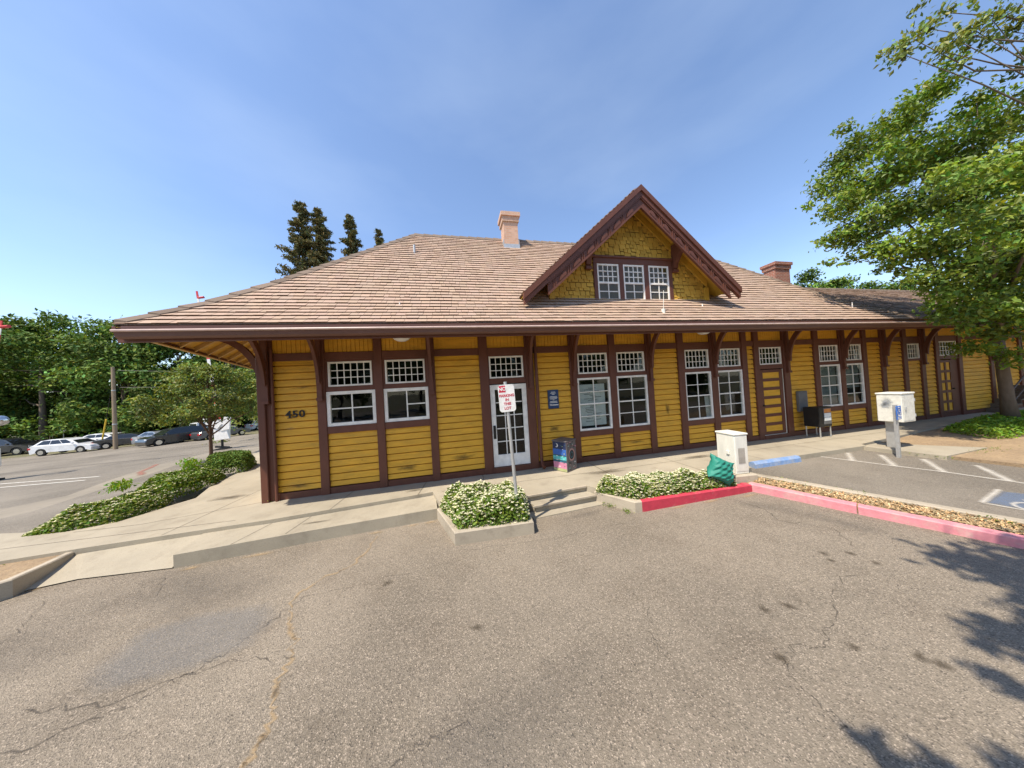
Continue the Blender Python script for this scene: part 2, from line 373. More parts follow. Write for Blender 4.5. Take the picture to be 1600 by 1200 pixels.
def clump_pts(clumps, dens, shell=.55, flat=.75):
    out = []; ids = []
    for i, (x, y, z, r) in enumerate(clumps):
        n = max(6, int(dens*r**2)); d = RNG.normal(size=(n, 3)); d /= np.linalg.norm(d, axis=1)[:, None]
        rr = r*(shell+(1-shell)*RNG.random(n))*(1+.22*RNG.normal(size=n))
        p = d*rr[:, None]; p[:, 2] *= flat
        out.append(p+np.array([x, y, z])); ids.append(np.full(n, i))
    return np.concatenate(out), np.concatenate(ids)
def crown(name, clumps, dens, size, mat, parent, up=.35, flat=.75, cvar=.22, droop=.2, wid=.55, shell=.4):
    P, ids = clump_pts(clumps, dens, shell, flat)
    cb = (1+cvar*RNG.normal(size=len(clumps))).clip(.55, 1.5)
    ctr = np.array([c[:3] for c in clumps]); rad = np.array([c[3] for c in clumps]); mid = np.average(ctr, 0, rad); O = (P-ctr[ids])/rad[ids][:, None]; B_ = ctr[ids]-mid; B_ /= np.linalg.norm(B_, axis=1)[:, None]+1e-6
    T = leaves(P, size, up, wid, droop, out=O*.8+B_*.35+np.array([0, 0, .35])); t = tint_for(len(P))*np.repeat(cb[ids], 2)[:, None]
    return np_mesh(name, T, 3, [mat], t, parent)
def limb_path(a, b, sag=.1, n=5):
    a, b = Vector(a), Vector(b); L = (b-a).length; out = []
    for i in range(n+1):
        t = i/n; p = a.lerp(b, t); p.z += sag*L*math.sin(math.pi*t); p += Vector((random.uniform(-1, 1), random.uniform(-1, 1), random.uniform(-1, 1)))*.03*L*(0 < i < n); out.append(p)
    return out
def sheet(name, poly, z, mat, label=None, zf=None):
    mb = MB(); mb.add([(x, y, z if zf is None else zf(x, y)) for x, y in poly], [tuple(range(len(poly)))])
    return struct(mb.build(name, mat), label)

# ------------------------------------------------------------------ ground, street, lot
def gz(x, y): return -.36-.028*max(0, -(x+9)*.78+(y-2)*.62)
def grid(name, xs, ys, zf, mat, label=None):
    mb = MB(); v = [(x, y, zf(x, y)) for y in ys for x in xs]; nx = len(xs)
    f = [(j*nx+i, j*nx+i+1, (j+1)*nx+i+1, (j+1)*nx+i) for j in range(len(ys)-1) for i in range(nx-1)]
    mb.add(v, f); return struct(mb.build(name, mat), label)
def spread(a, b, n): return [a+(b-a)*i/n for i in range(n+1)]
gl = lambda x, y: max(gz(max(-75, x), min(60, y)), -3.6)-.05
grid('ground', [-900, -300, -150]+spread(-90, 60, 50)+[150, 300, 900], [-900, -200, -60]+spread(-30, 75, 35)+[150, 300, 900], gl, 'ground')
grid('road', spread(-75, -4.9, 35), spread(-40, 24.5, 43), gz, 'asphaltroad', 'worn grey asphalt street left of the station')
def lotrise(x): return min(.09, .024*max(0, x-2.8))                # the lot rises gently to the right
grid('parking_lot', spread(-4.9, 22, 27), spread(-16, .3, 16), lambda x, y: -.352+lotrise(x), 'asphalt', 'sunlit aggregate asphalt parking lot in front of the station')
grid('lot_apron', spread(-16, -4.9, 11), spread(-16, -1.6, 14), lambda x, y: min(gz(x, y), -.352)+.004, 'asphalt', 'left end of the asphalt parking lot')

# platform and walks (concrete)
def slab(name, poly, z1, z0, mat, label):
    mb = MB(); mb.prism(poly, z0, z1, 'z'); return struct(mb.build(name, mat), label)
PZ = -.085
slab('platform', [(-16, -.75), (-6.9, -1.28), (-5.9, -1.20), (-3.44, -1.09), (-1.06, -.85), (-.6, -.78), (-.40, -1.5), (1.2, -1.68), (2.56, -1.6), (2.75, -1.9), (5.6, -2.1), (6.5, -1.95), (6.75, -1.62), (8.3, -1.66), (10.85, -1.66), (11.0, -1.50), (14.4, -1.15), (18.2, -.75), (30, -.75), (30, 0.02), (-4.03, 0.02), (-4.03, 9.5), (-9.2, 9.5), (-8.5, 5.2), (-6.9, 3.9), (-6.7, 2.6), (-6.5, 1.8), (-6.1, .9), (-6.5, .1), (-7.2, -.25), (-8.6, .1), (-9.6, .25), (-16, 1.1)], PZ, -.42, 'concrete', 'concrete platform and walk round the yellow station')
slab('lower_walk', [(-3.44, -1.10), (-1.06, -.86), (-.55, -.80), (-.46, -1.52), (-.96, -1.55), (-2.6, -1.66), (-4.28, -1.80), (-4.42, -1.12)], -.150, -.45, 'concrete', 'lower concrete strip with kerb edge along the parking lot')
slab('step', [(1.22, -1.64), (2.57, -1.56), (2.66, -1.82), (1.36, -1.90)], -.205, -.45, 'concrete', 'concrete step between the two flower beds')
slab('step_pad', [(1.20, -1.86), (2.66, -1.80), (2.75, -2.0), (1.26, -2.12)], -.335, -.45, 'concrete', 'worn concrete pad at the foot of the steps')
mb = MB()
for pts, z_ in (([(1.2, -1.68), (2.57, -1.6)], PZ), ([(1.30, -1.90), (2.66, -1.82)], -.205)):
    a_, b_ = Vector((*pts[0], 0)), Vector((*pts[1], 0)); d_ = (b_-a_).normalized(); n_ = Vector((d_.y, -d_.x, 0)); c_ = (a_+b_)/2+n_*.02
    mb = MB(); mb.obox((c_.x, c_.y, z_-.0125), d_*((b_-a_).length/2-.01), n_*.022, (0, 0, .0155)); struct(mb.build('shade_nosing', 'kerb'), 'nosing added to shade the riser of the concrete step')  # overhang added so the riser below falls into shade
# ramp skirt at left end of the walk
mb = MB(); mb.add([(-4.30, -1.80, -.336), (-4.42, -1.12, -.155), (-5.9, -1.21, -.165), (-6.05, -1.20, -.175), (-5.98, -1.78, -.337), (-5.5, -1.68, -.338)], [(0, 1, 2, 3, 4, 5)])
struct(mb.build('ramp', 'concrete'), 'concrete ramp down to the lot')
# sidewalk joints
def ribbon(mb, pts, w, z, zf=None, jit=0, a0=1):
    """flat strip, its attribute 'a' soft at both edges"""
    pts = [Vector((p[0], p[1], 0)) for p in pts]; L = []; C_ = []; R_ = []
    for i, p in enumerate(pts):
        d = (pts[min(i+1, len(pts)-1)]-pts[max(i-1, 0)]).normalized(); nrm = Vector((-d.y, d.x, 0))
        ww = (w[i] if isinstance(w, list) else w)*(1+random.uniform(-jit, jit))*.5
        for A, k in ((L, -1), (C_, 0), (R_, 1)):
            q = p+nrm*ww*k; A.append((q.x, q.y, zf(q.x, q.y) if zf else z))
    n = len(pts); o = len(mb.v); mb.v += L+C_+R_
    for i in range(n-1):
        for a, b in ((0, n), (n, 2*n)):
            mb.f.append((o+a+i, o+a+i+1, o+b+i+1, o+b+i)); mb.m.append(0); mb.c.append(1)
    mb.al = getattr(mb, 'al', []); mb.al += [0]*n+[a0]*n+[0]*n
def blob(mb, c, rx, ry, z, rot=0, n=16, jag=.25, zf=None):
    o = len(mb.v); vs = [(c[0], c[1], zf(*c) if zf else z)]
    for k in range(n):
        t = 2*math.pi*k/n; r = 1+random.uniform(-jag, jag); x, y = rx*math.cos(t)*r, ry*math.sin(t)*r
        X = c[0]+x*math.cos(rot)-y*math.sin(rot); Y = c[1]+x*math.sin(rot)+y*math.cos(rot); vs.append((X, Y, zf(X, Y) if zf else z))
    mb.v += vs
    for k in range(n): mb.f.append((o, o+1+k, o+1+(k+1) % n)); mb.m.append(0); mb.c.append(1)
    mb.al = getattr(mb, 'al', []); mb.al += [1]+[0]*n
def polydecal(mb, poly, z, inner=.75):
    cx = sum(p[0] for p in poly)/len(poly); cy = sum(p[1] for p in poly)/len(poly); o = len(mb.v); n = len(poly)
    mb.v += [(x, y, z) for x, y in poly]+[(cx+(x-cx)*inner, cy+(y-cy)*inner, z) for x, y in poly]
    for k in range(n): mb.f.append((o+k, o+(k+1) % n, o+n+(k+1) % n, o+n+k)); mb.m.append(0); mb.c.append(1)
    mb.f.append(tuple(o+n+k for k in range(n))); mb.m.append(0); mb.c.append(1)
    mb.al = getattr(mb, 'al', []); mb.al += [0]*n+[1]*n
def decal_build(mb, name, mat, label):
    if name in ('asphalt_silt', 'asphalt_cracks', 'oil_stains', 'asphalt_wear'): mb.v = [(x, y, z+lotrise(x)) for x, y, z in mb.v]
    o = struct(mb.build(name, mat), label); at = o.data.attributes.new('a', 'FLOAT', 'POINT'); at.data.foreach_set('value', mb.al)
    o.visible_shadow = True; return o
def wiggle(pts, n=6, amp=.02):
    out = []
    for a, b in zip(pts[:-1], pts[1:]):
        for i in range(n):
            t = i/n; out.append((a[0]+(b[0]-a[0])*t+random.gauss(0, amp), a[1]+(b[1]-a[1])*t+random.gauss(0, amp)))
    return out+[pts[-1]]
LZ = -.347
mb = MB()
ck1 = [(-1.44, -1.83), (-1.55, -2.53), (-1.9, -2.76), (-2.06, -3.0), (-1.95, -3.37), (-1.7, -3.71), (-1.64, -3.98), (-1.6, -4.21), (-1.49, -4.45), (-1.5, -4.58), (-1.52, -4.69), (-1.7, -5.3)]
ribbon(mb, wiggle(ck1, 7, .022), .042, LZ, jit=.8)
for i in range(26):
    k = random.randrange(len(ck1)-1); t = random.random(); a, b = ck1[k], ck1[k+1]
    blob(mb, (a[0]+(b[0]-a[0])*t, a[1]+(b[1]-a[1])*t), random.uniform(.012, .032), random.uniform(.015, .05), LZ, random.random()*3, 9)
for p in ((-.6, -1.60), (-.9, -1.62), (-1.5, -1.68), (-3.2, -1.80), (-4.0, -1.88), (-5.9, -1.78), (4.6, -2.62), (3.9, -2.6), (-6.2, -1.72), (5.4, -2.7)):
    blob(mb, p, random.uniform(.15, .35), .05, LZ+.003, .05, 12)
decal_build(mb, 'asphalt_silt', 'rust', 'orange silt in the cracks of the asphalt')
mb = MB()
for pts, w in (([(-1.92, -3.04), (-2.14, -3.36), (-2.33, -3.67), (-2.53, -3.85), (-2.81, -4.02), (-3.4, -4.2)], .035), ([(4.33, -4.58), (3.78, -4.71), (3.53, -4.89), (3.16, -5.0), (2.98, -5.08), (2.75, -5.01), (2.52, -5.09), (2.44, -5.28), (2.42, -5.5), (2.3, -5.8)], .022),
               ([(1.84, -4.0), (1.85, -4.33), (1.67, -4.55), (1.66, -4.71), (1.66, -4.88)], .018), ([(-.58, -4.93), (-.35, -4.86), (-.23, -4.82), (.1, -4.9)], .02), ([(5.0, -2.8), (5.1, -3.1), (4.9, -3.5), (5.3, -3.9), (5.0, -4.3)], .03), ([(-1.6, -3.9), (-2.2, -3.75), (-2.9, -3.95), (-3.6, -3.8)], .03),
               ([(-5.4, -2.1), (-5.0, -2.6), (-4.7, -3.2)], .02), ([(-4.2, -2.0), (-3.9, -2.5)], .02), ([(-.2, -2.9), (-1.2, -3.0), (-2.0, -3.05)], .015), ([(3.0, -2.7), (1.4, -2.8), (-.1, -2.65)], .012)):
    ribbon(mb, wiggle(pts, 9, .022), w*.62, LZ, jit=.7)
decal_build(mb, 'asphalt_cracks', 'crackdark', 'thin dark cracks in the asphalt')
mb = MB()
for p in [(4.81, -4.56), (3.2, -4.7), (2.94, -4.66), (2.54, -5.05), (3.21, -5.15), (3.57, -5.35), (3.63, -5.43), (.08, -4.06), (-.99, -3.1), (4.79, -4.36), (4.42, -4.37), (4.5, -4.25)]:
    blob(mb, p, random.uniform(.06, .10), random.uniform(.05, .08), LZ+.004, random.random()*3)
decal_build(mb, 'oil_stains', 'oil', 'small brown oil stains on the asphalt')
mb = MB()
blob(mb, (5.2, -3.1), .75, .25, LZ+.008, -.9); blob(mb, (5.6, -3.9), .6, .25, LZ+.008, -1.2); blob(mb, (2.2, -2.25), .6, .12, LZ+.008, .1); blob(mb, (-3.4, -2.5), 1.4, .6, LZ+.008, -.3); blob(mb, (-4.9, -3.4), 1.3, .7, LZ+.008, .3); blob(mb, (0, -5), 1.2, .5, LZ+.008, .3)
decal_build(mb, 'asphalt_wear', 'tar', 'darker worn patches of asphalt')
mb = MB(); polydecal(mb, [(-3.52, -3.09), (-3.12, -2.99), (-2.3, -3.02), (-2.02, -3.3), (-2.06, -3.68), (-2.47, -3.82), (-3.18, -3.85), (-3.5, -3.6)], LZ+.012, .7)
decal_build(mb, 'faded_blue_patch', 'bluewash', 'faded blue paint patch on the asphalt')
# joints in the walks
mb = MB()
for pts, z in (([(-3.6, -1.74), (-3.4, -1.12)], -.146), ([(-4.75, 1.8), (-5.0, -1.13)], PZ+.004), ([(-4.1, -.02), (-5.9, -.45), (-6.9, -.4)], PZ+.004), ([(-2.9, -1.64), (-2.8, -1.05)], -.146), ([(-.9, -.86), (-.8, 0)], PZ+.004), ([(-2.5, -1.0), (-2.4, 0)], PZ+.004), ([(.5, -1.5), (.55, 0)], PZ+.004), ([(3.4, -1.9), (3.4, 0)], PZ+.004), ([(5.4, -2), (5.4, 0)], PZ+.004), ([(7.4, -1.6), (7.4, 0)], PZ+.004), ([(9.5, -1.6), (9.5, 0)], PZ+.004), ([(11.5, -1.4), (11.5, 0)], PZ+.004), ([(-.4, -.85), (4, -.9), (14, -.8)], PZ+.004), ([(-4.1, 3.4), (-6.6, 3.2)], PZ+.004), ([(-4.1, -.9), (-8, -.75)], PZ+.004)):
    ribbon(mb, pts, .035, z)
decal_build(mb, 'walk_joints', 'crackdark', 'joints between the concrete slabs')
mb = MB()
for a, b in (((-1.0, -.55), (.25, .1)), ((.9, -.9), (.5, .12)), ((3.4, -1.0), (.7, .15)), ((-2.6, -1.35), (.3, .05)), ((6.2, -.8), (.6, .15)), ((-5.2, .6), (.5, .2))):
    blob(mb, a, b[0], b[1], (PZ if a[1] > -1.1 or a[0] > 0 else -.15)+.008)
decal_build(mb, 'walk_stains', 'oil', 'brown stains on the concrete walk')

# left side: apron, street lines, dirt corner
poly = [(-9.0, .2), (-9.6, .45), (-18, 1.3), (-17, 3.2), (-12.4, 3.45), (-11.95, 4.2), (-13.0, 6.4), (-14.0, 8.9), (-14.2, 12.0), (-11, 12.5), (-9.0, 9.4), (-7.6, 3.0), (-8.2, .3)]
mb = MB(); mb.add([(x, y, gz(x, y)+.006) for x, y in poly], [tuple(range(len(poly)))]); struct(mb.build('driveway_apron', 'apron'), 'pale concrete apron beside the hedge')
mb = MB()
for pts in ([(-30, 11.2), (-18.75, 8.6), (-14.5, 7.5)], [(-30, 9.9), (-17.6, 7.6), (-14.34, 6.92)]): ribbon(mb, wiggle(pts, 8, 0), .17, 0, zf=lambda x, y: gz(x, y)+.012)
decal_build(mb, 'road_markings', 'linewhite', 'double white line on the street')
mb = MB(); ribbon(mb, wiggle([(-14.2, 9.4), (-13.2, 7.6), (-12.3, 6.6)], 5, .02), .28, 0, zf=lambda x, y: gz(x, y)+.016)
decal_build(mb, 'faded_red_line', 'redline', 'faded red line at the edge of the apron')
mb = MB(); ribbon(mb, wiggle([(-60, 20), (-30, 17.5), (-14, 16)], 8, .05), .5, 0, zf=lambda x, y: gz(x, y)+.01); ribbon(mb, wiggle([(-60, 14), (-30, 13), (-15, 12)], 8, .1), .7, 0, zf=lambda x, y: gz(x, y)+.01)
decal_build(mb, 'street_wear', 'tar', 'dark wheel wear on the street')
slab('dirt_corner', [(-6.12, -1.20), (-6.9, -1.27), (-9.5, -1.15), (-9.5, -2.27), (-6.6, -2.02), (-6.14, -1.94), (-6.04, -1.8)], -.135, -.4, 'dirt', 'patch of dry dirt at the corner of the walk')
# kerb round it
def kerb(name, path, w, z1, z0, mat, label, seg=None):
    """kerb stone along a path, rounded top edge, top may carry joints"""
    pts = [Vector((p[0], p[1], 0)) for p in path]; pr = [(-.5*w, z0), (-.5*w, z1-.015), (-.5*w+.015, z1), (.5*w-.015, z1), (.5*w, z1-.015), (.5*w, z0)]
    vs = []; fs = []; n = len(pr)
    for i, p in enumerate(pts):
        if 0 < i < len(pts)-1:
            d1 = (p-pts[i-1]).normalized(); d2 = (pts[i+1]-p).normalized(); d = (d1+d2).normalized(); sc = 1/max(.5, d.dot(d1))
        else: d = (pts[min(i+1, len(pts)-1)]-pts[max(i-1, 0)]).normalized(); sc = 1
        nr = Vector((-d.y, d.x, 0))*sc
        for u, z in pr: q = p+nr*u; vs.append((q.x, q.y, z))
    for i in range(len(pts)-1):
        for k in range(n-1): fs.append((i*n+k, i*n+k+1, (i+1)*n+k+1, (i+1)*n+k))
    fs += [tuple(range(n)), tuple((len(pts)-1)*n+k for k in range(n))]
    mb = MB(); mb.add(vs, fs); return mb
def kerb_thing(name, path, w, z1, z0, mat, label):
    o = kerb(name, path, w, z1, z0, mat, label).build(name, mat); return tag(o, label, 'kerb')
kerb_thing('corner_kerb', [(-6.10, -1.14), (-6.04, -1.5), (-6.02, -1.85), (-6.15, -1.98), (-6.6, -2.05), (-9.6, -2.3)], .11, -.115, -.42, 'kerb', 'grey concrete kerb round the dry dirt corner at far left')

# right side: planting strip, bay, dirt
BZ = -.20
sheet('parking_bay', [(6.2, -1.6), (6.75, -1.63), (10.9, -1.66), (11.0, -2.3), (11.15, -3.0), (11.6, -5.0), (17, -9), (8.8, -9), (7.35, -4.8), (6.2, -2.25)], BZ, 'asphaltbay', 'asphalt of the accessible parking bay')
slab('dirt_bed', [(10.95, -1.62), (14.4, -1.16), (18.2, -.76), (30, -.76), (30, -8), (16, -8), (11.75, -6), (11.3, -3.65), (11.14, -2.95), (11.0, -2.3)], -.125, -.4, 'dirt', 'dry dirt bed at the foot of the big tree')
slab('concrete_pad', [(10.75, -1.6), (10.8, -2.0), (10.95, -2.85), (12.7, -2.78), (12.05, -2.15), (11.6, -1.55)], -.10, -.3, 'concrete', 'concrete pad under the white cabinet')
slab('mulch_strip', [(5.72, -2.32), (6.28, -2.34), (7.28, -4.78), (8.3, -7.2), (7.72, -7.2), (6.80, -5.0), (6.45, -4.2), (6.22, -3.74), (5.76, -2.55)], -.165, -.4, 'mulch', 'strip of wood chip mulch between two kerbs')
mb = MB()
for (a, b) in (((8.74, -1.93), (8.35, -2.42)), ((10.2, -2.35), (9.35, -2.85)), ((11.0, -2.9), (9.75, -3.4)), ((11.6, -3.55), (10.1, -4.0))): pass
for pa, pb in (((10.1, -1.68), (9.29, -2.16)), ((10.46, -2.08), (9.49, -2.72)), ((10.68, -2.63), (9.69, -3.27)), ((10.84, -3.24), (9.86, -3.88)), ((11.0, -3.9), (10.0, -4.5))): ribbon(mb, [pa, pb], .17, BZ+.006)
ribbon(mb, [(9.13, -1.68), (9.49, -2.72), (9.71, -3.26), (9.84, -3.95), (10.05, -5)], .13, BZ+.010)
decal_build(mb, 'bay_markings', 'linefaint', 'worn white hatching of the accessible bay')
mb = MB(); polydecal(mb, [(8.05, -4.18), (9.0, -4.05), (9.6, -4.9), (8.3, -5.2)], BZ+.006, .85); decal_build(mb, 'bay_symbol_ground', 'bayblue', 'blue painted square in the accessible bay')
mb = MB(); ribbon(mb, [(8.0, -4.2), (9.05, -4.02)], .10, BZ+.012); ribbon(mb, [(8.0, -4.2), (8.32, -5.3)], .10, BZ+.012)
ribbon(mb, [(8.35+.27*math.cos(t), -4.62+.27*math.sin(t)) for t in spread(0, 2*math.pi, 14)], .08, BZ+.016); ribbon(mb, [(8.65, -4.35), (8.4, -4.5), (8.5, -4.8)], .08, BZ+.02)
decal_build(mb, 'bay_symbol', 'linefaint', 'white border and symbol of the accessible bay')

# kerbs of beds
def planter_kerb(name, outer, inner, mat, label):
    """ring of kerb: outer/inner polygons matched vertex by vertex"""
    n = len(outer); zt, zb = -.148, -.42
    v = [(x, y, zb) for x, y in outer]+[(x, y, zt-.015) for x, y in outer]
    def lerp(a, b, t): return (a[0]+(b[0]-a[0])*t, a[1]+(b[1]-a[1])*t)
    v += [(*lerp(o, i, .12), zt) for o, i in zip(outer, inner)]+[(x, y, zt) for x, y in inner]+[(x, y, zb) for x, y in inner]
    f = []
    for r in range(4):
        for k in range(n): f.append((r*n+k, r*n+(k+1) % n, (r+1)*n+(k+1) % n, (r+1)*n+k))
    mb = MB(); mb.add(v, f); return mb
pl = planter_kerb('flower_bed_kerb', [(-.47, -1.52), (-.135, -2.52), (1.13, -2.58), (1.24, -1.45), (-.2, -1.05)], [(-.33, -1.52), (-.04, -2.38), (1.0, -2.44), (1.1, -1.52), (-.2, -1.18)], 'kerb', '')
tag(pl.build('flower_bed_kerb', 'kerb'), 'bare grey concrete kerb boxing in the left flower bed, nearest the white door', 'kerb')
mb = MB(); mb.prism([(-.36, -1.5), (-.06, -2.36), (.99, -2.41), (1.09, -1.53), (-.2, -1.2)], -.4, -.19, 'z'); struct(mb.build('bed_soil', 'ground'), 'soil of the left flower bed')
rk = planter_kerb('k', [(2.64, -1.80), (3.07, -2.5), (3.2, -2.515), (5.66, -2.58), (5.68, -2.45), (2.76, -1.66)], [(2.80, -1.86), (3.16, -2.36), (3.24, -2.39), (5.55, -2.46), (5.56, -2.42), (2.9, -1.74)], '', '')
ro = rk.build('flower_bed_kerb', ['kerb', 'red'])
tag(ro, 'kerb of the right flower bed with its front face painted red', 'kerb')
for p in ro.data.polygons:
    c = p.center
    if c.y < -2.33 and 3.2 < c.x < 5.62 and c.z > -.42 : p.material_index = 1
mb = MB(); mb.prism([(2.82, -1.84), (3.2, -2.34), (5.54, -2.42), (5.5, -2.1), (2.85, -1.75)], -.4, -.19, 'z'); struct(mb.build('bed_soil', 'ground'), 'soil of the right flower bed')
kp = kerb('k', [(5.70, -2.50), (6.12, -3.55), (6.20, -3.73)], .16, -.138, -.42, '', ''); kp2 = kerb('k', [(6.205, -3.745), (6.40, -4.2), (6.75, -5.0), (7.6, -6.9), (7.8, -7.4)], .16, -.142, -.42, '', '')
for m_ in (kp2,):
    o_ = len(kp.v); kp.v += m_.v; kp.f += [tuple(i+o_ for i in f) for f in m_.f]; kp.m += m_.m; kp.c += m_.c
tag(kp.build('pink_kerb', 'pink'), 'faded pink painted kerb running to the right edge in front of the mulch', 'kerb')
kerb_thing('bay_kerb', [(6.22, -2.20), (6.75, -3.45), (7.30, -4.72), (8.4, -7.2)], .15, -.115, -.42, 'kerb', 'plain grey kerb between the mulch strip and the parking bay')
kerb_thing('bed_kerb', [(14.6, -3.1), (16.5, -2.9), (21, -2.5), (28, -2.0)], .14, -.03, -.3, 'kerb', 'pale kerb in the dirt below the ground cover at far right')
# blue wheel stop
ws = MB(); ws.prism([(-1.78, -.2), (-1.77, -.11), (-1.73, -.065), (-1.66, -.065), (-1.62, -.11), (-1.61, -.2)], 6.86, 8.3, 'x')
tag(ws.build('wheel_stop', 'blue'), 'chipped blue painted concrete wheel stop at the edge of the walk', 'wheel stop')

# wood chips
n = 4600; u = RNG.random(n); w = RNG.random(n)
px = 5.8+u*2.1+w*.62-.05; py = -2.36-u*4.3-.15*w*0
P = np.stack([5.86+u*1.55+(w*.56), -2.42-u*4.1+(w*.12), -.155+RNG.random(n)*.02], 1)
T = leaves(P, .052, 1.2, .4); 
tag(np_mesh('mulch_chips', T, 3, ['mulchchip'], tint_for(n, 1.0, .35, .1)), 'pale wood chips scattered over the mulch strip', 'mulch', kind='stuff')
def tuft(name, spots, n, size, mat, label, zz):
    P = np.concatenate([np.stack([RNG.normal(x, rx, n), RNG.normal(y, ry, n), z+RNG.random(n)*h], 1) for x, y, rx, ry, z, h in spots])
    tag(np_mesh(name, leaves(P, size, .2, .3, -.8), 3, [mat], tint_for(len(P), 1, .3)), label, 'weeds', kind='stuff')
tuft('weeds', [(6.42, -2.75, .1, .18, -.15, .04), (6.8, -3.5, .06, .1, -.15, .04), (7.1, -4.6, .08, .1, -.15, .04), (2.75, -2.1, .05, .08, -.33, .04), (2.95, -2.42, .04, .05, -.34, .05), (-7.2, -1.35, .35, .06, -.15, .06), (10.9, -2.5, .05, .4, -.15, .04), (12.4, -2.9, .4, .08, -.12, .05), (-4.05, -.05, .05, .05, -.08, .05)], 55, .04, 'jleaf', 'small weeds growing along the kerbs and cracks', 0)

# ------------------------------------------------------------------ the station
ST = empty('station_building', (0, 0, 0), 'long yellow and brown wooden railway station with shingled hip roof and gabled dormer', 'building')
def post_x(): return
POSTS = [(-4.11, -3.90), (-3.05, -2.875), (-1.84, -1.665), (-.65, -.47), (.62, .84), (1.83, 2.04), (3.07, 3.265), (4.27, 4.465), (5.47, 5.66), (6.55, 6.765), (7.74, 7.955), (8.95, 9.15), (9.44, 9.64), (10.66, 10.90), (12.03, 12.25), (13.25, 13.45), (14.40, 14.60), (15.35, 15.56), (16.54, 16.76), (17.54, 17.76), (18.42, 18.63), (19.82, 20.04), (21.9, 22.12), (24.0, 24.2), (26.0, 26.2)]
BELT0, BELT1, TOPZ, BASE = 2.945, 3.115, 4.1, -.13
for i, (a, b) in enumerate(POSTS):
    mb = MB(); mb.bbox(a, b, -.075, .03, BASE, TOPZ-.4, .008)
    if i == 0: mb.bbox(a-.05, a+.09, -.13, 0.0, BASE-.01, 3.3, .01); mb.tube([(-3.885, -.10, BASE), (-3.885, -.10, 3.2)], .03, 8)
    mb.build('post', 'brown', ST)
XS = [(POSTS[i][1], POSTS[i+1][0]) for i in range(len(POSTS)-1)]
def siding(mb, x0, x1, z0, z1):
    """drop siding: each board leans out towards its foot over a deep open groove"""
    P = .1555; z = BASE
    while z < z1-.001:
        a, b = max(z, z0), min(z+P, z1)
        if b-a > .02:
            j = random.uniform(-.003, .003); e = random.uniform(-.002, .002); g = a+.025+e
            mb.add([(x0, -.030+j, g), (x1, -.030-j, g+e), (x1, -.010, b), (x0, -.010, b), (x0, .045, g+.012), (x1, .045, g+.012), (x1, .045, a), (x0, .045, a), (x0, -.010, a), (x1, -.010, a)],
                   [(0, 1, 2, 3), (4, 5, 1, 0), (7, 6, 5, 4), (8, 9, 6, 7)])
        z += P
SK = .055
UP0, UP1 = 2.325, 2.895; LO1 = 2.212; P0 = 1.423; W0 = .76
class Trim:
    def bbox(s, *a): m_ = MB(); m_.bbox(*a); m_.build('trim_rail', 'brown', ST)
    def box(s, *a): m_ = MB(); m_.box(*a); m_.build('jamb', 'brown', ST)
pair1 = {1: 'p', 2: 'p', 6: 'w', 7: 'w', 9: 'w', 10: 'w', 14: 'w', 15: 'w'}
doors = {4: 'd', 12: 'e', 20: 'g'}
for i, (a, b) in enumerate(XS):
    sid = MB(); frz = MB(); belt = MB(); skirt = MB(); rails = Trim()
    belt.bbox(a, b, -.055, .03, BELT0, BELT1, .006)
    if i not in doors: skirt.bbox(a, b, -.055, .03, BASE, SK, .006)
    x = a
    while x < b-.01:                                # vertical frieze boards
        w = min(.092, b-x); frz.box(x+.006, x+w-.006, -.016+random.uniform(-.002, .002), .02, BELT1, TOPZ); x += w
    frz.box(a, b, 0.0, .03, BELT1, TOPZ)
    if i in pair1:
        lo = P0 if pair1[i] == 'p' else W0
        rails.bbox(a, b, -.05, .03, UP1+.0, BELT0-.001, .003); rails.bbox(a, b, -.05, .03, LO1, UP0, .003); rails.bbox(a, b, -.062, .03, lo-.16, lo, .006)
        rails.box(a, a+.055, -.035, .03, UP0, UP1); rails.box(b-.055, b, -.035, .03, UP0, UP1)
        siding(sid, a, b, SK, lo-.16)
    elif i in doors:
        rails.bbox(a, b, -.05, .03, UP1, BELT0-.001, .003); rails.bbox(a, b, -.05, .03, LO1-.03, UP0, .003)
        rails.box(a, a+.03, -.035, .03, UP0, UP1); rails.box(b-.06, b, -.035, .03, UP0, UP1)
    elif i == 18:
        rails.bbox(a, b, -.05, .03, UP1-.05, BELT0-.001, .003); rails.bbox(a, b, -.05, .03, UP0-.14, UP0-.05, .003); siding(sid, a, b, SK, UP0-.14)
    else: siding(sid, a, b, SK, BELT0)
    for q_, n_, m_ in ((sid, 'siding', 'yellow'), (frz, 'frieze_boards', 'yellow'), (belt, 'belt_rail', 'brown'), (skirt, 'skirting', 'brown')):
        if q_.v: q_.build(n_, m_, ST)
# side, back walls and interior
wl = MB()
siding_l = wl
wl.box(-4.09, -4.0, .03, 5.78, BASE, 4.3); wl.box(-4.0, 26.2, 5.7, 5.78, BASE, 4.3); wl.box(26.1, 26.2, .03, 5.7, BASE, 4.3)
wl.build('wall', 'yellow', ST)
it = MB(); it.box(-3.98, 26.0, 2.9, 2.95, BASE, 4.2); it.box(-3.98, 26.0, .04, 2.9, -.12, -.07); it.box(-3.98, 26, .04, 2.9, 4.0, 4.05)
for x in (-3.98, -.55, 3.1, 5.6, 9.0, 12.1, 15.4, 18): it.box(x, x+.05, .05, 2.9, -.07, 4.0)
it.build('interior', 'interior', ST)

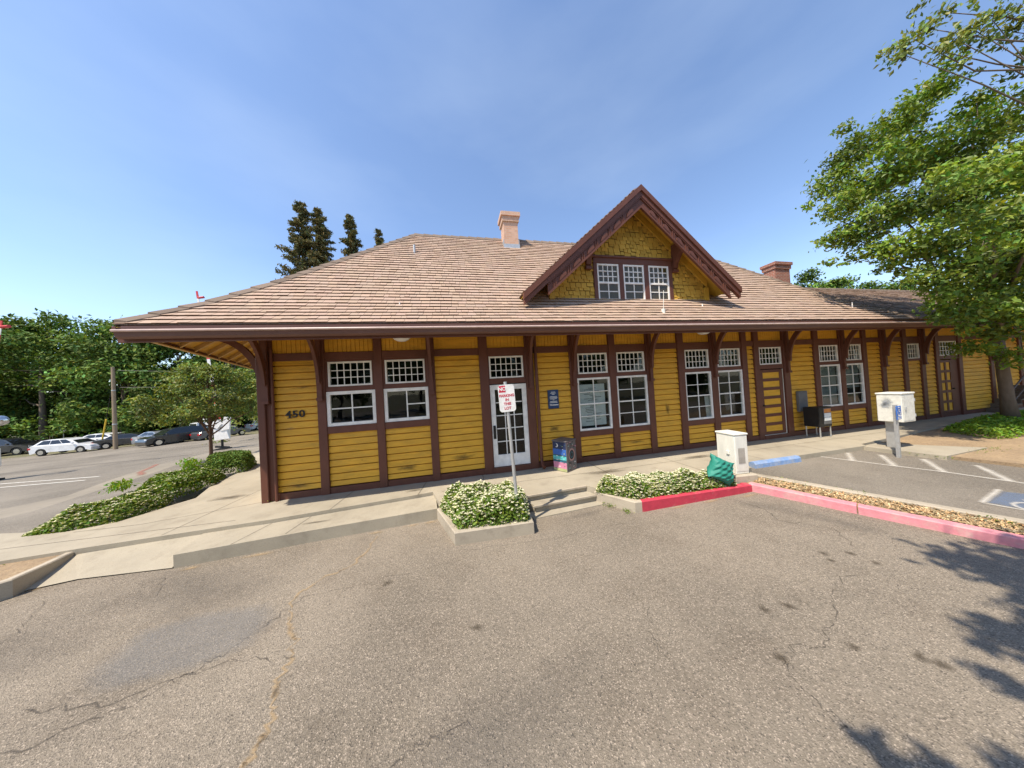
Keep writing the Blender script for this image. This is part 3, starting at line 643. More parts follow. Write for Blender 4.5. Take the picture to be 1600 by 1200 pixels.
def window(parent, x0, x1, z0, z1, nx, nz, fr=.05, mun=.018, sill=True, name='window', y=-.045, mat='white', skip=(), thick=.075, meet=None):
    mb = MB()
    mb.bbox(x0, x0+fr, y, y+thick, z0, z1, .004); mb.bbox(x1-fr, x1, y, y+thick, z0, z1, .004)
    mb.bbox(x0+fr, x1-fr, y+.001, y+thick, z1-fr, z1, .004); mb.bbox(x0+fr, x1-fr, y+.001, y+thick, z0, z0+fr, .004)
    ix0, ix1, iz0, iz1 = x0+fr, x1-fr, z0+fr, z1-fr; yy = y+.03
    for k in range(1, nx): xx = ix0+(ix1-ix0)*k/nx; mb.box(xx-mun/2, xx+mun/2, yy, yy+.025, iz0, iz1)
    for k in range(1, nz):
        zz = iz0+(iz1-iz0)*k/nz; h = mun*(1.7 if meet == k else 1)
        for c in range(nx):
            if (c, k) in skip: continue
            xa, xb = ix0+(ix1-ix0)*c/nx+mun/2, ix0+(ix1-ix0)*(c+1)/nx-mun/2
            mb.box(xa, xb, yy+.002, yy+.023, zz-h/2, zz+h/2)
    o = mb.build(name, mat, parent)
    g = MB(); g.box(ix0, ix1, yy+.012, yy+.016, iz0, iz1); g.build('pane', 'glass', o)
    return o
for i, k in pair1.items():
    a, b = XS[i]
    window(ST, a+.055, b-.055, UP0, UP1, 6, 3, .04, .018, name='transom_window')
    if k == 'p': window(ST, a+.002, b-.002, P0, LO1, 2, 2, .075, .026, skip=((0, 1),) if i == 2 else ())
    else: window(ST, a+.002, b-.002, W0, LO1, 2, 4, .055, .020, meet=2)
for i in doors:
    a, b = XS[i]; window(ST, a+.03, b-.06, UP0, UP1, 6, 3, .04, .018, name='transom_window')
a, b = XS[18]; window(ST, a+.02, b-.03, UP0-.05, UP1-.05, 5, 3, .04, .018, name='transom_window')
# doors
a, b = XS[4]
mb = MB(); d0, d1, dz0, dz1 = a+.02, b-.01, .06, 2.16
mb.bbox(d0, d0+.12, -.03, .02, dz0, dz1, .004); mb.bbox(d1-.12, d1, -.03, .02, dz0, dz1, .004); mb.bbox(d0+.12, d1-.12, -.029, .02, dz1-.13, dz1, .004); mb.bbox(d0+.12, d1-.12, -.029, .02, dz0, dz0+.30, .004)
for k in (1, 2): xx = d0+.12+(d1-d0-.24)*k/3; mb.box(xx-.011, xx+.011, -.018, .012, dz0+.3, dz1-.13)
for k in range(1, 5):
    zz = dz0+.3+(dz1-dz0-.43)*k/5
    for c in range(3):
        w3 = (d1-d0-.24)/3; mb.box(d0+.12+w3*c+.011, d0+.12+w3*(c+1)-.011, -.017, .011, zz-.011, zz+.011)
D1 = mb.build('door', 'white', ST); D1['label'] = 'white glazed door with small panes'
g = MB(); g.box(d0+.12, d1-.12, -.003, .001, dz0+.3, dz1-.13); g.build('pane', 'glass', D1)
h = MB(); h.bbox(d0+.03, d0+.095, -.045, -.031, .78, 1.12, .004); h.tube([(d0+.062, -.045, 1.08), (d0+.062, -.09, 1.06), (d0+.062, -.09, .9), (d0+.062, -.045, .86)], .012, 6); h.build('handle', 'black', D1)
fr = MB(); fr.box(a, a+.018, -.03, .03, BASE, LO1-.03); fr.box(b-.008, b, -.03, .03, BASE, LO1-.03); fr.box(a, b, -.085, .03, BASE, .05); fr.build('door_frame', 'brown', ST)
a, b = XS[12]
mb = MB(); d0, d1 = a+.02, b-.05; n7 = 7
mb.bbox(d0, d0+.12, -.03, .02, .05, 2.15, .004); mb.bbox(d1-.12, d1, -.03, .02, .05, 2.15, .004)
st_ = 2.1/n7
for k in range(n7+1):
    z0 = .05+k*(2.1-.085)/n7; mb.bbox(d0+.12, d1-.12, -.029, .02, z0, z0+.095, .004)
    if k < n7: mb.box(d0+.12, d1-.12, -.008, .015, z0+.095, z0+(2.1-.085)/n7, 1)
D2 = mb.build('door', ['brown', 'yellow'], ST); D2['label'] = 'brown door with seven yellow panels'
ws_ = MB(); ws_.box(d1+.002, d1+.014, -.038, -.02, .04, 2.16); ws_.box(d0, d1+.002, -.038, -.031, .035, .048); ws_.build('weather_strip', 'whitemetal', D2)
h = MB(); h.tube([(d0+.06, -.03, 1.0), (d0+.06, -.08, 1.0)], .025, 8); h.build('handle', 'black', D2)
fr = MB(); fr.box(a, a+.018, -.03, .03, BASE, LO1-.03); fr.box(b-.034, b, -.03, .03, BASE, LO1-.03); fr.box(a, b, -.085, .03, BASE, .034); fr.build('door_frame', 'brown', ST)
a, b = XS[20]
mb = MB(); m0, m1 = a+.02, a+.80
for xx in (m0, (m0+m1)/2-.05, m1-.1): mb.bbox(xx, xx+.10, -.03, .02, .05, 2.15, .004)
for c in range(2):
    xa = m0+.10 if c == 0 else (m0+m1)/2+.05; xb = (m0+m1)/2-.05 if c == 0 else m1-.1
    for k in range(6):
        z0 = .05+k*.40; mb.bbox(xa, xb, -.029, .02, z0, z0+.1, .004)
        if k < 5: mb.box(xa, xb, -.008, .015, z0+.1, z0+.4, 1)
D3 = mb.build('door', ['brown', 'yellow'], ST); D3['label'] = 'brown door with two columns of yellow panels'
h = MB(); h.tube([(m1-.05, -.03, 1.0), (m1-.05, -.08, 1.0)], .025, 8); h.build('handle', 'black', D3)
fr = MB(); fr.box(m1+.001, b, -.02, .03, BASE, LO1-.03); fr.box(a, m1, -.06, .03, BASE, .045); fr.build('door_frame', 'brown', ST)
# downpipe beside the white door
mb = MB(); mb.tube([(2.10, -.11, 3.6), (2.10, -.11, .15), (2.10, -.20, .02), (2.10, -.30, -.02)], .042, 10); mb.build('downpipe', 'brown', ST)

# scuffs and graffiti ghosts on the boards
for cx_, cz_, ru_, rz2, m_ in ((3.75, .33, .2, .035, 'crackdark'), (-3.5, .17, .3, .06, 'oil'), (-3.3, 2.35, .28, .04, 'oil'), (6.1, 1.15, .1, .25, 'oil'), (-3.62, 1.45, .12, .03, 'bluewash'), (-2.2, .6, .03, .03, 'oil'), (2.55, .9, .2, .12, 'oil'), (-.2, 1.45, .2, .03, 'oil'), (.1, .4, .35, .12, 'oil'), (-1.2, .3, .3, .1, 'oil'), (5.0, .3, .3, .06, 'oil'), (11.3, .25, .3, .1, 'oil')):
    mb = MB(); mb.v.append((cx_, -.034, cz_)); n_ = 14
    for k in range(n_): t_ = 2*math.pi*k/n_; q_ = random.uniform(.6, 1.25); mb.v.append((cx_+ru_*q_*math.cos(t_), -.034, cz_+rz2*q_*math.sin(t_)))
    for k in range(n_): mb.f.append((0, 1+k, 1+(k+1) % n_)); mb.m.append(0); mb.c.append(1)
    o_ = mb.build('scuff', m_, ST); at = o_.data.attributes.new('a', 'FLOAT', 'POINT'); at.data.foreach_set('value', [1]+[0]*n_)

# brackets under the eave
def bracket_mesh(mb, X, dirv, t=.065, reach=.68, zt=3.56):
    d = Vector(dirv); sdv = Vector((-d.y, d.x, 0))
    def q(u, z, s): return Vector((X[0], X[1], 0))+d*u+sdv*s+Vector((0, 0, z))
    outer = []; inner = []
    for k in range(11):
        th = math.pi/2*k/10
        outer.append((.10+reach*(1-math.cos(th)), 2.50+(zt-2.50)*math.sin(th)))
        inner.append((.195+(reach-.02)*(1-math.cos(th)), 2.40+(zt-.09-2.40)*math.sin(th)))
    # inner[] lies on the open (lower, outer) side of the arm
    for s0, s1 in ((-t/2, t/2),):
        v = []; f = []
        for (o_, i_) in zip(outer, inner): v += [q(*o_, s0), q(*o_, s1), q(*i_, s1), q(*i_, s0)]
        for k in range(10):
            for j in range(4): f.append((k*4+j, k*4+(j+1) % 4, (k+1)*4+(j+1) % 4, (k+1)*4+j))
        f += [(0, 1, 2, 3), (40, 41, 42, 43)]; mb.add(v, f)
    def bar(u0, u1, z0, z1, w):
        mb.add([q(u, z, s) for z in (z0, z1) for u, s in ((u0, -w), (u1, -w), (u1, w), (u0, w))], [(3, 2, 1, 0), (4, 5, 6, 7), (0, 1, 5, 4), (1, 2, 6, 5), (2, 3, 7, 6), (3, 0, 4, 7)])
    bar(.06, .14, 2.02, 3.75, .045); bar(.06, .165, 2.02, 2.09, .058); bar(.06, .165, 2.68, 2.74, .056); bar(.02, reach+.2, zt, zt+.10, .05)
for k in (1, 3, 5, 6, 8, 10, 13, 15, 17, 19, 22):
    mb = MB(); bracket_mesh(mb, ((POSTS[k][0]+POSTS[k][1])/2, 0), (0, -1, 0)); mb.build('bracket', 'brown', ST)
for pos, dv, rc in (((-3.98, -.02), (0, -1, 0), .7), ((-4.03, .06), (-1, 0, 0), .95), ((-4.03, 2.9), (-1, 0, 0), .95), ((-4.03, 5.7), (-1, 0, 0), .95)):
    mb = MB(); bracket_mesh(mb, pos, dv, reach=rc); mb.build('bracket', 'brown', ST)

# ------------------------------------------------------------------ roofs
EY, EZ, EX0, EX1 = -1.33, 3.455, -5.33, 14.30
PROF = [(0, 0), (.7, .56), (1.4, 1.23), (2.1, 1.95), (2.8, 2.68), (4.22, 4.15)]
WPROF = [(0, 0), (.7, .40), (1.4, .83), (4.22, 2.60)]
def pz(prof, h):
    for (a, b), (c, d) in zip(prof[:-1], prof[1:]):
        if h <= c: return b+(d-b)*(h-a)/(c-a)
    return prof[-1][1]
def prof_s(prof, ds):
    """points spaced ds along the slope"""
    out = []; h = 0; acc = 0; step = .004; last = (0, 0); out.append((0, pz(prof, 0)))
    while h < prof[-1][0]:
        h2 = h+step; acc += math.hypot(step, pz(prof, h2)-pz(prof, h)); h = h2
        if acc >= ds: out.append((h, pz(prof, h))); acc = 0
    return out
def shingle_courses(mb, prof, frame, xr, ds=.158, wid=.19, tk=.030, tone=1.0):
    """frame(x, h, z) -> world; xr(h) -> x range of the course"""
    rows = prof_s(prof, ds)
    for r in range(len(rows)-1):
        (h0, z0), (h1, z1) = rows[r], rows[r+1]; x0, x1 = xr(h0); xa1 = xr(h1)
        x = x0-random.random()*wid*.7
        dh, dz = h1-h0, z1-z0; L = math.hypot(dh, dz); nx_, nz_ = -dz/L, dh/L   # normal in (h,z)
        while x < x1:
            w = wid*random.choice((.55, .8, 1, 1, 1.25)); a = max(x, x0); b = min(x+w-.006, x1); x += w
            if b-a < .02: continue
            t = tk*random.choice((.85, .95, 1, 1.05, 1.15)); uc = .22; lo = random.uniform(-.004, .005)
            ha, za = h0-dh*lo/ds, z0-dz*lo/ds
            a2 = min(max(a, xa1[0]), b) if a > x0+.001 else xa1[0]; b2 = max(min(b, xa1[1]), a2) if b < x1-.001 else xa1[1]
            if b2 < a2: a2 = b2 = (a2+b2)/2
            tt = max(.5, tone*random.gauss(1, .038)); col = (tt*random.uniform(.98, 1.03), tt, tt*random.uniform(.96, 1.03))
            v = [frame(a, ha+nx_*t, za+nz_*t), frame(b, ha+nx_*t, za+nz_*t), frame(b2, h1+nx_*.007, z1+nz_*.007), frame(a2, h1+nx_*.007, z1+nz_*.007), frame(a, ha+dh*uc, za+dz*uc), frame(b, ha+dh*uc, za+dz*uc)]
            f = [(0, 1, 2, 3), (4, 5, 1, 0), (4, 0, 3), (1, 5, 2)]
            mb.add(v, f, 0, col)
FR = lambda x, h, z: (x, EY+h, EZ+z)
SKW = .325                                                      # the end of the station is out of square
LF = lambda y, h, z: (EX0+h-SKW*max(0, y-EY-h), y, EZ+z)
RT = lambda y, h, z: (EX1-h, y, EZ+z)
YB = 7.11
RF = MB()
shingle_courses(RF, PROF, FR, lambda h: (EX0+h, EX1-h))
shingle_courses(RF, PROF, LF, lambda h: (EY+h, YB-h)); shingle_courses(RF, PROF, RT, lambda h: (EY+h, YB-h))
# deck under the shingles (all four slopes)
def deck(mb, off, mi=0):
    hs = [p[0] for p in PROF]
    for a, b in zip(hs[:-1], hs[1:]):
        za, zb = EZ+pz(PROF, a)-off, EZ+pz(PROF, b)-off
        c = lambda h, z: [(EX0+h, EY+h, z), (EX1-h, EY+h, z), (EX1-h, YB-h, z), LF(YB-h, h, z-EZ)]
        A, B = c(a, za), c(b, zb)
        for k in range(4): mb.add([A[k], A[(k+1) % 4], B[(k+1) % 4], B[k]], [(0, 1, 2, 3)], mi)
deck(RF, .006)
roof = RF.build('roof', 'shingle', ST, tint=True)
sf = MB(); deck(sf, .05); sf.build('soffit', 'deck', ST)
# rafters under the left and front eaves
def rafter(fr_, x, h0=.06, h1=1.45):
    rf = MB()
    for a, b in ((h0, min(.7, h1)), (.7, h1)):
        if b <= a: continue
        za, zb = EZ+pz(PROF, a)-.052, EZ+pz(PROF, b)-.052
        v = [fr_(x+s, h, z-EZ) for s in (-.025, .025) for h, z in ((a, za), (b, zb), (b, zb-.10), (a, za-.10))]
        rf.add(v, [(0, 1, 2, 3), (7, 6, 5, 4), (0, 4, 5, 1), (1, 5, 6, 2), (2, 6, 7, 3), (3, 7, 4, 0)])
    rf.build('rafter', 'rafter', ST)
y = EY+.45
while y < YB-.3: rafter(LF, y, h1=min(1.45, y-EY-.1, YB-y-.1)); y += .58
x = EX0+1.6
while x < EX1-1.6: rafter(FR, x); x += 1.16
# hip and ridge caps
cp = MB()
def cap_line(a, b, step=.30, wd=.14, d1=None, d2=None, pts=None):
    a, b = Vector(a), Vector(b); L = (b-a).length; d = (b-a).normalized(); n = max(1, int(L/step))
    for i in range(n):
        p, q = a+d*(L*i/n), a+d*(L*(i+1.12)/n); up = Vector((0, 0, 1))
        s1, s2 = Vector(d1), Vector(d2); tt = random.gauss(1, .1)
        lift = .085; c0 = p+up*(lift); c1 = q+up*(lift-.03)
        v = [p+s1*wd+up*.055, c0, p+s2*wd+up*.055, q+s1*wd+up*.03, c1, q+s2*wd+up*.03, p+s1*wd-up*.01, p-up*.0, p+s2*wd-up*.01]
        cp.add(v, [(0, 1, 4, 3), (1, 2, 5, 4), (6, 7, 1, 0), (7, 8, 2, 1), (6, 0, 3), (8, 5, 2)], 0, (tt, tt, tt))
def hip(xs, sx, dl, dr):
    hs = [p[0] for p in PROF]
    for a, b in zip(hs[:-1], hs[1:]):
        sl = (pz(PROF, b)-pz(PROF, a))/(b-a)
        d1 = Vector((-sx*0+dl[0], dl[1], 0)); d2 = Vector((dr[0], dr[1], 0))
        # side vectors lie in the two roof planes, level
        cap_line((xs+sx*a, EY+a, EZ+pz(PROF, a)), (xs+sx*b, EY+b, EZ+pz(PROF, b)), .30, .17, d1, d2)
hip(EX0, 1, (0, 1), (1, 0)); hip(EX1, -1, (-1, 0), (0, 1))
RZ = EZ+4.15
cap_line((EX0+4.22, 2.89, RZ), (EX1-4.22, 2.89, RZ), .31, .14, (0, -.70, -.71), (0, .70, -.71))
cp.build('roof_caps', 'cap', roof, tint=True)
# wing roof
WR = MB()
WXE = 27.6
shingle_courses(WR, WPROF, FR, lambda h: (EX1-h-.9, WXE), .158, .26, .028, .93)
for a, b in zip(WPROF[:-1], WPROF[1:]):
    for s in (0, 1):
        f_ = (lambda x, h, z: (x, EY+h, EZ+z-.006)) if s == 0 else (lambda x, h, z: (x, YB-h, EZ+z-.006))
        WR.add([f_(EX1-3, *a), f_(WXE, *a), f_(WXE, *b), f_(EX1-3, *b)], [(0, 1, 2, 3)], 0, (.93, .93, .93))
wing = WR.build('wing_roof', 'shingle', ST, tint=True)
wg = MB(); wg.prism([(YB, EZ), (EY, EZ), (EY+4.22, EZ+2.58)], WXE-.3, WXE-.25, 'x'); wg.build('wing_gable', 'yellow', ST)
cp = MB(); cap_line((EX1-2.2, 2.89, EZ+2.60), (WXE, 2.89, EZ+2.60), .31, .14, (0, -.85, -.52), (0, .85, -.52)); cp.build('roof_caps', 'cap', wing, tint=True)
# fascia and gutters
gt = MB()
GP = [(-1.325, 3.43), (-1.325, 3.21), (-1.39, 3.205), (-1.43, 3.235), (-1.445, 3.31), (-1.465, 3.315), (-1.465, 3.335), (-1.435, 3.335), (-1.425, 3.26), (-1.385, 3.23), (-1.345, 3.235), (-1.345, 3.43)]
gt.prism(GP, EX0+.10, 14.36, 'x'); gt.build('gutter', 'brown_gutter', ST)
gb = MB(); gb.tube([(EX0+.09, -1.458, 3.328), (WXE, -1.458, 3.328)], .022, 8); gb.build('gutter_bead', 'lip_sunlit', ST)  # bead shaped and coloured to show a sunlit lip
gt = MB(); gt.prism([(y_-0.0, z_) for y_, z_ in GP], 14.362, WXE, 'x'); gt.build('gutter', 'brown_gutter', ST)
fa = MB(); fa.box(EX0+.03, WXE, -1.318, -1.27, 3.165, 3.43)
fl = MB(); bx_, by_ = LF(YB, 0, 0)[:2]
fl.add([(EX0-.03, EY, 3.345), (EX0+.02, EY, 3.345), (bx_+.02, by_, 3.345), (bx_-.03, by_, 3.345), (EX0-.03, EY, 3.43), (EX0+.02, EY, 3.43), (bx_+.02, by_, 3.43), (bx_-.03, by_, 3.43)], [(3, 2, 1, 0), (4, 5, 6, 7), (0, 1, 5, 4), (1, 2, 6, 5), (2, 3, 7, 6), (3, 0, 4, 7)]); fl.build('fascia', 'brown', ST)
fl = MB(); fl.add([(EX0-.02, EY+.05, 3.32), (EX0+.05, EY+.05, 3.32), (bx_+.05, by_, 3.32), (bx_-.02, by_, 3.32), (EX0-.02, EY+.05, 3.343), (EX0+.05, EY+.05, 3.343), (bx_+.05, by_, 3.343), (bx_-.02, by_, 3.343)], [(3, 2, 1, 0), (4, 5, 6, 7), (0, 1, 5, 4), (1, 2, 6, 5), (2, 3, 7, 6), (3, 0, 4, 7)]); fl.build('eave_trim', 'rafter', ST)
fa.build('fascia', 'brown', ST)
# chimneys
def chimney(x0, x1, y0, y1, zb, zt, mat, lab, flue=False, flash=True):
    mb = MB(); hh = zt-zb
    mb.box(x0, x1, y0, y1, zb, zt-.34); mb.box(x0-.045, x1+.045, y0-.045, y1+.045, zt-.34, zt-.16); mb.box(x0-.09, x1+.09, y0-.09, y1+.09, zt-.16, zt-.02); mb.box(x0-.04, x1+.04, y0-.04, y1+.04, zt-.02, zt)
    o = mb.build('chimney', mat, roof); o['label'] = lab
    if flash:
        f = MB(); f.box(x0-.03, x1+.03, y0-.03, y0-.005, zb+.42, zb+.62); f.box(x0-.03, x0-.005, y0, y1, zb+.45, zb+.8); f.box(x1+.005, x1+.03, y0, y1, zb+.45, zb+.8); f.build('flashing', 'galv', roof)
chimney(1.98, 2.50, 2.35, 2.85, 6.55, 8.33, 'brickpink', 'pale pink brick chimney')
chimney(15.52, 16.45, 3.1, 3.6, 5.5, 7.45, 'brickred', 'dark red brick chimney', flash=False)
vp = MB(); vp.tube([(-1.0, 1.69, 6.2), (-1.0, 1.69, 6.62)], .035, 8); vp.obox((-1.0, 1.66, 6.33), (.20, 0, 0), (0, .10, .10), (0, -.008, .008)); vp.build('vent_pipe', 'galv', roof)
vp = MB(); vp.tube([(5.35, -.95, 3.68), (5.35, -.95, 3.86)], .045, 8); vp.tube([(5.36, -.95, 3.86), (5.42, -.93, 4.35)], .006, 5); vp.build('vent_pipe', 'whitemetal', roof)

# dormer
def flatm0(n_, c): M[n_] = paint(n_, c, .8, None, 0, 4, 0); return n_
DX, FYD, BYD = 5.01, -.31, -.78
APZ = 7.17; SL = .868; HWD = 3.30
DO = MB()
DO.prism([(DX-2.47, 4.1), (DX+2.47, 4.1), (DX+2.47, APZ-.20-SL*2.47), (DX, APZ-.20), (DX-2.47, APZ-.20-SL*2.47)], FYD, FYD+.06, 'y')
DO.box(DX-2.47, DX-2.41, FYD+.06, 2.3, 4.0, APZ-.2-SL*2.47); DO.box(DX+2.41, DX+2.47, FYD+.06, 2.3, 4.0, APZ-.2-SL*2.47)
dorm = DO.build('dormer', flatm0('gap_shade_board', (.16, .095, .02)), ST)  # dark backing colour puts shade into the gaps between gable shingles
gs = MB()
wx0, wx1, wz0, wz1 = 3.80, 6.28, 4.235, 5.46
def gab(z): return min(2.40, (APZ-.24-z)/SL)
z = 4.2; row = 0
while z < APZ-.3:
    hw = gab(z+.02); x = DX-hw-random.random()*.1
    while x < DX+hw:
        w = random.choice((.12, .16, .20)); a, b = x, x+w-.018; x += w
        lo = random.choice((0, 0, .025, .05)); c = (a+b)/2
        if wz0-.1 < z+.06 < wz1-.03 and wx0-.02 < c < wx1+.02: continue
        if abs(c-DX) > gab(z+.1): continue
        tt = random.gauss(1, .10); t = .022+.012*random.random()
        gs.add([(a, FYD-t, z-lo), (b, FYD-t, z-lo), (b, FYD-.003, z+.105), (a, FYD-.003, z+.105), (a, FYD, z-lo+.03), (b, FYD, z-lo+.03)], [(0, 1, 2, 3), (4, 5, 1, 0), (4, 0, 3), (1, 5, 2)], 0, (tt, tt, tt))
    z += .112; row += 1
gs.build('gable_shingles', 'gshingle', dorm, tint=True)
cs = MB()
cs.bbox(wx0, wx1, FYD-.05, FYD+.02, 5.285, 5.46, .006); cs.bbox(wx0-.04, wx1+.04, FYD-.09, FYD-.0, 5.44, 5.49, .006)
WXS = [(3.91, 4.56), (4.70, 5.35), (5.50, 6.16)]
for a, b in ((wx0, 3.908), (4.562, 4.698), (5.352, 5.498), (6.162, wx1)): cs.bbox(a, b, FYD-.048, FYD+.02, 4.22, 5.284, .006)
cs.box(wx0, wx1, FYD-.03, FYD+.0, 4.18, 4.262)
cs.build('window_casing', 'brown', dorm)
for a, b in WXS:
    mb = MB(); y = FYD-.035; f = .04
    mb.box(a, a+f, y, y+.05, 4.27, 5.28); mb.box(b-f, b, y, y+.05, 4.27, 5.28)
    for z0, z1 in ((5.235, 5.28), (4.27, 4.325), (4.74, 4.79)): mb.box(a+f, b-f, y+.002, y+.05, z0, z1)
    for k in range(1, 4): xx = a+f+(b-a-2*f)*k/4; mb.box(xx-.011, xx+.011, y+.012, y+.04, 4.79, 5.235)
    for k in range(1, 3):
        zz = 4.79+.445*k/3
        for c in range(4): q = (b-a-2*f)/4; mb.box(a+f+q*c+.011, a+f+q*(c+1)-.011, y+.014, y+.038, zz-.011, zz+.011)
    xx = (a+b)/2; mb.box(xx-.011, xx+.011, y+.016, y+.042, 4.325, 4.74)
    for s in (0, 1): mb.box((a+f, xx+.011)[s], (xx-.011, b-f)[s], y+.018, y+.04, 4.52, 4.542)
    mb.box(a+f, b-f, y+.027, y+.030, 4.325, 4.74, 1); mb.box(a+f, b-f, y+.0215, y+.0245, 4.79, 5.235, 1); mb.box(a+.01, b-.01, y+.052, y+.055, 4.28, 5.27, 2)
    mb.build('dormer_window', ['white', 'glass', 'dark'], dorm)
# gable roof planes, soffit, barge boards
for s in (-1, 1):
    HWD = 3.31 if s < 0 else 3.02
    R_ = MB(); Ls = math.hypot(1, SL)
    DP = [(0, 0), (HWD, HWD*SL)]
    fr2 = (lambda s, HWD: (lambda yy, h, z: (DX+s*(HWD-h), yy, APZ-HWD*SL+z)))(s, HWD)
    shingle_courses(R_, DP, fr2, lambda h: (BYD-.03, 2.9), .158, .235, .026, .95)
    R_.add([(DX, BYD-.02, APZ-.005), (DX, 2.9, APZ-.005), (DX+s*HWD, 2.9, APZ-HWD*SL-.005), (DX+s*HWD, BYD-.02, APZ-HWD*SL-.005)], [(0, 1, 2, 3)])
    R_.build('dormer_roof', 'shingle', dorm, tint=True)
    q = MB(); o1, o2 = .03, .08
    q.add([(DX, BYD+.02, APZ-o1), (DX, 2.5, APZ-o1), (DX+s*(HWD-.03), 2.5, APZ-(HWD-.03)*SL-o1), (DX+s*(HWD-.03), BYD+.02, APZ-(HWD-.03)*SL-o1), (DX, BYD+.02, APZ-o2), (DX, 2.5, APZ-o2), (DX+s*(HWD-.03), 2.5, APZ-(HWD-.03)*SL-o2), (DX+s*(HWD-.03), BYD+.02, APZ-(HWD-.03)*SL-o2)], [(0, 1, 2, 3), (4, 7, 6, 5), (2, 6, 7, 3), (0, 4, 5, 1), (0, 3, 7, 4)])
    # yellow inner rake trim against the wall
    q.prism([(DX, APZ-.10), (DX+s*2.47, APZ-.10-2.47*SL), (DX+s*2.47, APZ-.32-2.47*SL), (DX, APZ-.32)], FYD-.035, FYD-.001, 'y')
    q.build('dormer_soffit', 'yellowtrim', dorm)
    b = MB(); n_ = Vector((s*SL, 0, 1)).normalized(); al = Vector((s, 0, -SL)).normalized()
    def pt(l, dn, y): return Vector((DX, y, APZ-.015))+al*l+Vector((0, 0, -dn))
    Lr = HWD*Ls
    def board(l0, l1, d0, d1, y0, y1):
        b.add([pt(l0, d0, y0), pt(l1, d0, y0), pt(l1, d1, y0), pt(l0, d1, y0), pt(l0, d0, y1), pt(l1, d0, y1), pt(l1, d1, y1), pt(l0, d1, y1)], [(0, 1, 2, 3), (7, 6, 5, 4), (0, 4, 5, 1), (1, 5, 6, 2), (2, 6, 7, 3), (3, 7, 4, 0)])
    board(.0, Lr+.03, .0, .15, BYD-.10, BYD+.02); board(0, Lr+.02, .15, .29, BYD-.065, BYD+.02); Ld = Lr-(.80 if s < 0 else .40); board(0, Ld, .29, .56, BYD-.02, BYD+.03); board(0, Ld, .515, .58, BYD-.045, BYD-.0205); board(0, Ld, .29, .33, BYD-.05, BYD-.0205)
    k = .45
    while k < Ld-.36:                                     # carved scallops with a pair of slats between
        b.add([pt(k+.13*math.cos(t), .495-.135*math.sin(t), yy) for yy in (BYD-.021, BYD-.048) for t in spread(0, math.pi, 8)], [tuple(range(9, 18))]+[(i, i+1, i+10, i+9) for i in range(8)])
        for e in (.24, .31): board(k+e, k+e+.035, .34, .515, BYD-.042, BYD-.0205)
        k += .52
    b.build('barge_board', 'brown', dorm)
    br = MB(); bx = DX+s*1.36
    zt = APZ-.36-SL*1.36+.25
    prof = [(FYD-.02, zt), (BYD+.03, zt), (BYD+.03, zt-.16), (BYD+.10, zt-.26), (BYD+.20, zt-.34), (FYD-.13, zt-.52), (FYD-.09, zt-.66), (FYD-.02, zt-.70)]
    br.prism(prof, bx-.07, bx+.07, 'x'); br.box(bx-.085, bx+.085, FYD-.10, FYD-.02, zt-.78, zt-.70); br.build('dormer_bracket', 'brown', dorm)
    e = MB(); e.box(*sorted((DX+s*2.50, DX+s*2.36)), FYD-.05, FYD, 4.2, APZ-.35-SL*2.45); e.build('corner_board', 'yellowtrim', dorm)

# ------------------------------------------------------------------ things on and by the station
def plate(mb, x0, x1, y, z0, z1, mi=0, th=.004): mb.box(x0, x1, y-th, y, z0, z1, mi)
hn = MB()
for i, ch in enumerate('450'):
    x = -3.635+i*.132; add_text(hn, ch, .215, (x, -.040, 1.755), (1, 0, 0), (0, 0, 1), bold=.003, depth=.008, sx=1.15)
    if ch == '4': hn.box(x-.02, x+.075, -.046, -.032, 1.676, 1.69)
tag(hn.build('house_number', 'black'), 'black house number 450 on the yellow siding by the corner', 'number')
pq = MB(); pq.bbox(2.40, 2.70, -.055, -.02, 1.44, 1.94, .006)
pqo = pq.build('wall_plaque', 'navy'); tag(pqo, 'dark blue notice plaque with white lines between the door and the paired windows', 'plaque')
tx = MB()
for z, w in ((1.88, .12), (1.85, .16), (1.82, .08), (1.76, .2), (1.73, .22), (1.70, .18), (1.67, .05), (1.63, .2), (1.60, .22)): plate(tx, 2.55-w/2, 2.55+w/2, -.056, z-.006, z+.006, 0, .002)
plate(tx, 2.46, 2.68, -.056, 1.525, 1.545, 0, .002); tx.add([(2.43, -.058, 1.55), (2.49, -.058, 1.56), (2.47, -.058, 1.515)], [(0, 1, 2)])
tx.build('lettering', 'signwhite', pqo)
def porch_light(x, z, label, y=-.62):
    e = empty('porch_light', (x, y, z), label, 'light', 'round lights under the station eave')
    m = MB(); v = []; f = []; n = 16
    for r, h in ((.19, 0), (.185, -.03), (.15, -.075), (.09, -.105), (0.02, -.115)):
        v += [(r*math.cos(2*math.pi*k/n), r*math.sin(2*math.pi*k/n), h) for k in range(n)]
    for i in range(4):
        for k in range(n): f.append((i*n+k, i*n+(k+1) % n, (i+1)*n+(k+1) % n, (i+1)*n+k))
    f.append(tuple(4*n+k for k in range(n))); m.add(v, f); m.build('diffuser', 'signwhite', e, smooth=True)
    b = MB(); b.tube([(0, 0, 0), (0, 0, .03)], .2, 16); b.tube([(0, 0, .03), (0, 0, .75)], .015, 6); b.build('mount', 'white', e)
porch_light(-1.10, 3.335, 'white round light under the eave above the paired low windows'); porch_light(6.95, 3.36, 'white round light under the eave left of the yellow panelled door'); porch_light(12.9, 3.46, 'white round light under the eave near the shaded end of the station')
